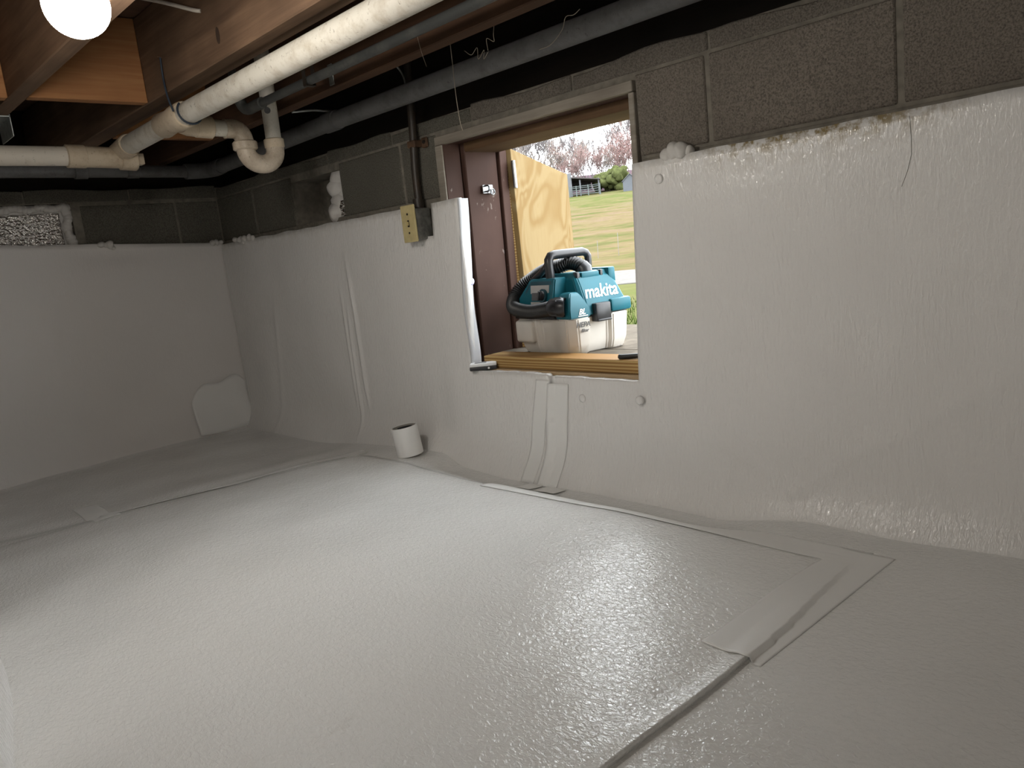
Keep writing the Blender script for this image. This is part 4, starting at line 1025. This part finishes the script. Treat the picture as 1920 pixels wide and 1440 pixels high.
rose = [tree_mesh('budding_tree_%d' % i, 60 + i, 8.5, 0.70, 5, 5, M_BARK2) for i in range(3)]
for m_ in rose: m_[1].materials.append(M_BUD)
tanb = [tree_mesh('tan_tree_%d' % i, 80 + i, 8.0, 0.65, 5, 4, M_BARK) for i in range(2)]
for m_ in tanb: m_[1].materials.append(M_BUDT)
def put_tree(name, meshes, az, r, sc, label, group, rz):
    x, y = az_pt(az, r); e = empty(name, (x, y, ground_h(x, y)), label, 'tree', group, rz); e.scale = (sc, sc, sc)
    o = bpy.data.objects.new('branches', meshes[0]); C.objects.link(o); o.parent = e
    if meshes[1]:
        o = bpy.data.objects.new('buds', meshes[1]); C.objects.link(o); o.parent = e; o['kind'] = 'stuff'
rnd = random.Random(11)
for i, az in enumerate([48.2, 47.3, 46.6, 46.0, 45.5, 45.0, 44.5, 44.0, 43.5, 42.9, 42.2, 41.4, 40.6, 39.6, 38.6, 37.6, 36.9, 36.2, 35.5, 34.6, 33.6]):
    put_tree('bare_tree', bare[i % 4], az, rnd.uniform(100, 116), rnd.uniform(0.95, 1.2) * (1.05 if az > 42.8 else 1.10 if az < 37.4 else 0.76), 'tall bare grey tree on the ridge beyond the meadow', 'bare trees on the ridge', rnd.uniform(0, 6))
for i, az in enumerate([42.6, 41.6, 40.9, 40.3, 39.8, 39.2, 38.7, 38.2, 37.7, 37.2, 36.7, 36.2, 35.6, 34.8]):
    put_tree('budding_tree', rose[i % 3], az, rnd.uniform(96, 106), rnd.uniform(0.58, 0.90) * (1.2 if az < 38 else 0.95), 'rosy budding tree on the ridge beyond the meadow', 'rosy budding trees', rnd.uniform(0, 6))
for i, az in enumerate([46.0, 45.2, 44.4, 43.6, 42.9, 42.3, 41.7, 41.1, 40.5, 39.9, 39.3, 38.4, 37.5]):
    put_tree('leafing_tree', tanb[i % 2], az, rnd.uniform(97, 104), rnd.uniform(0.55, 0.85), 'tan leafing tree behind the farm shelter', 'tan leafing trees', rnd.uniform(0, 6))
def shrub(az, r, h, w, label, seed):
    x, y = az_pt(az, r); z = ground_h(x, y); rnd_ = random.Random(seed); bm = bmesh.new()
    for i in range(26):
        a = rnd_.uniform(0, 6.28); q = rnd_.uniform(0, 1) ** 0.6; zz = rnd_.uniform(0.12, 0.88) * h
        rr = w * (0.5 - 0.28 * (zz / h)) * q
        bmesh.ops.create_icosphere(bm, subdivisions=2, radius=w * rnd_.uniform(0.13, 0.22), matrix=Matrix.Translation((x + rr * math.cos(a), y + rr * math.sin(a), z + zz)))
    for v in bm.verts: v.co += Vector((noise.noise(v.co * 3), noise.noise(v.co * 3 + Vector((7, 0, 0))), noise.noise(v.co * 3 + Vector((0, 9, 0))))) * 0.22
    e = empty('evergreen_shrub', (x, y, z), label, 'shrub', None)
    from_bm('foliage', bm, M_EVER, e, True)
shrub(38.7, 93, 2.0, 2.6, 'dull evergreen shrub just right of the farm shelter', 1)
shrub(38.1, 92, 2.3, 2.8, 'rounded evergreen shrub in the middle of the hedge', 2)
shrub(37.5, 91, 2.7, 2.6, 'tallest evergreen shrub beside the grey shed', 3)
# sapling on the meadow and two thin stakes
me_s, _ = tree_mesh('meadow_sapling', 101, 1.9, 0.85, 4, 0, M_BARK2, 0.012, 0.004)
x, y = az_pt(36.15, 22); e = empty('meadow_sapling', (x, y, ground_h(x, y)), 'small bare sapling on the meadow at the doorway edge', 'sapling')
o = bpy.data.objects.new('branches', me_s); C.objects.link(o); o.parent = e
for az, r, h, lab in ((39.4, 19, 0.42, 'thin reddish stake in the meadow, left of the other'), (37.9, 19, 0.55, 'thin dark stake in the meadow, right of the other')):
    x, y = az_pt(az, r); o = tube('field_stake', [(x, y, ground_h(x, y) - 0.1), (x + 0.02, y, ground_h(x, y) + h)], 0.006, M_BARK, None, 6); tag(o, lab, 'stake')
# farm shelter: white barn end, dark lean-to roof, posts, rail gate
bx_, by_ = az_pt(40.9, 88); bz_ = ground_h(bx_, by_)
fs = empty('farm_shelter', (bx_, by_, bz_), 'white farm building with a dark lean-to roof on the ridge', 'barn', rz=math.radians(41))
def fbox(name, x, y, z, mat): # x away from the viewer, y to the left
    bm = bmesh.new(); bm_box(bm, x[0], x[1], y[0], y[1], z[0], z[1], 0.01); return from_bm(name, bm, mat, fs, local=True)
fbox('barn_wall', (0, 6), (-0.15, 5.0), (-0.3, 2.55), M_BARNW)
bm = bmesh.new()
rv = [bm.verts.new(p) for p in ((-0.3, -0.15, 2.0), (5.5, -0.15, 2.0), (5.5, -3.3, 1.55), (-0.3, -3.3, 1.55), (-0.3, -0.15, 2.12), (5.5, -0.15, 2.12), (5.5, -3.3, 1.63), (-0.3, -3.3, 1.63))]
for f in ((0, 3, 2, 1), (4, 5, 6, 7), (0, 1, 5, 4), (1, 2, 6, 5), (2, 3, 7, 6), (3, 0, 4, 7)): bm.faces.new([rv[i] for i in f])
from_bm('lean_to_roof', bm, M_BARNR, fs, local=True)
bm = bmesh.new(); bm_box(bm, 5.3, 5.4, -2.4, -0.15, 0.95, 2.0); from_bm('shade_wall', bm, M_BARNR, fs, local=True)
for yy in (-1.05, -3.1): fbox('post', (0, 0.16), (yy - 0.08, yy + 0.08), (-0.2, 1.75), M_BARNW)
ga = empty('rail_gate', (bx_ - 0.5, by_ - 0.4, bz_), 'pale rail gate in front of the farm shelter', 'gate', rz=math.radians(41))
def gbox(name, x, y, z):
    bm = bmesh.new(); bm_box(bm, x[0], x[1], y[0], y[1], z[0], z[1]); return from_bm(name, bm, M_GATE, ga, local=True)
for zz in (0.15, 0.38, 0.61, 0.84, 1.02): gbox('rail', (-0.04, 0.04), (-3.2, 0.2), (zz - 0.03, zz + 0.03))
for yy in (-3.2, -1.9, -0.6, 0.2): gbox('upright', (-0.05, 0.05), (yy - 0.05, yy + 0.05), (-0.1, 1.1))
x, y = az_pt(36.95, 86); sh = empty('garden_shed', (x, y, ground_h(x, y)), 'small grey gabled shed at the right edge of the doorway view', 'shed', rz=math.radians(37))
bm = bmesh.new()
for a_, b_ in ((0, 1),):
    P = [(-1.2, -0.1), (0.35, -0.1), (0.35, 1.05), (-0.42, 1.75), (-1.2, 1.05)]
    f0 = [bm.verts.new((0, p[0], p[1])) for p in P]; f1 = [bm.verts.new((2.0, p[0], p[1])) for p in P]
    bm.faces.new(f0); bm.faces.new(list(reversed(f1)))
    for i in range(5): bm.faces.new((f0[i], f1[i], f1[(i + 1) % 5], f0[(i + 1) % 5]))
from_bm('shed_body', bm, M_SHED, sh, local=True)
for s_ in (-1, 1):
    bm = bmesh.new(); M2 = Matrix.Translation((0, -0.425, 1.78)) @ Matrix.Rotation(s_ * math.radians(42), 4, 'X')
    bm_box(bm, -0.12, 2.1, 0 if s_ < 0 else -1.12, 1.12 if s_ < 0 else 0, 0.0, 0.05, 0, 1, M2); from_bm('roof_slope', bm, M_BARNW, sh, local=True)
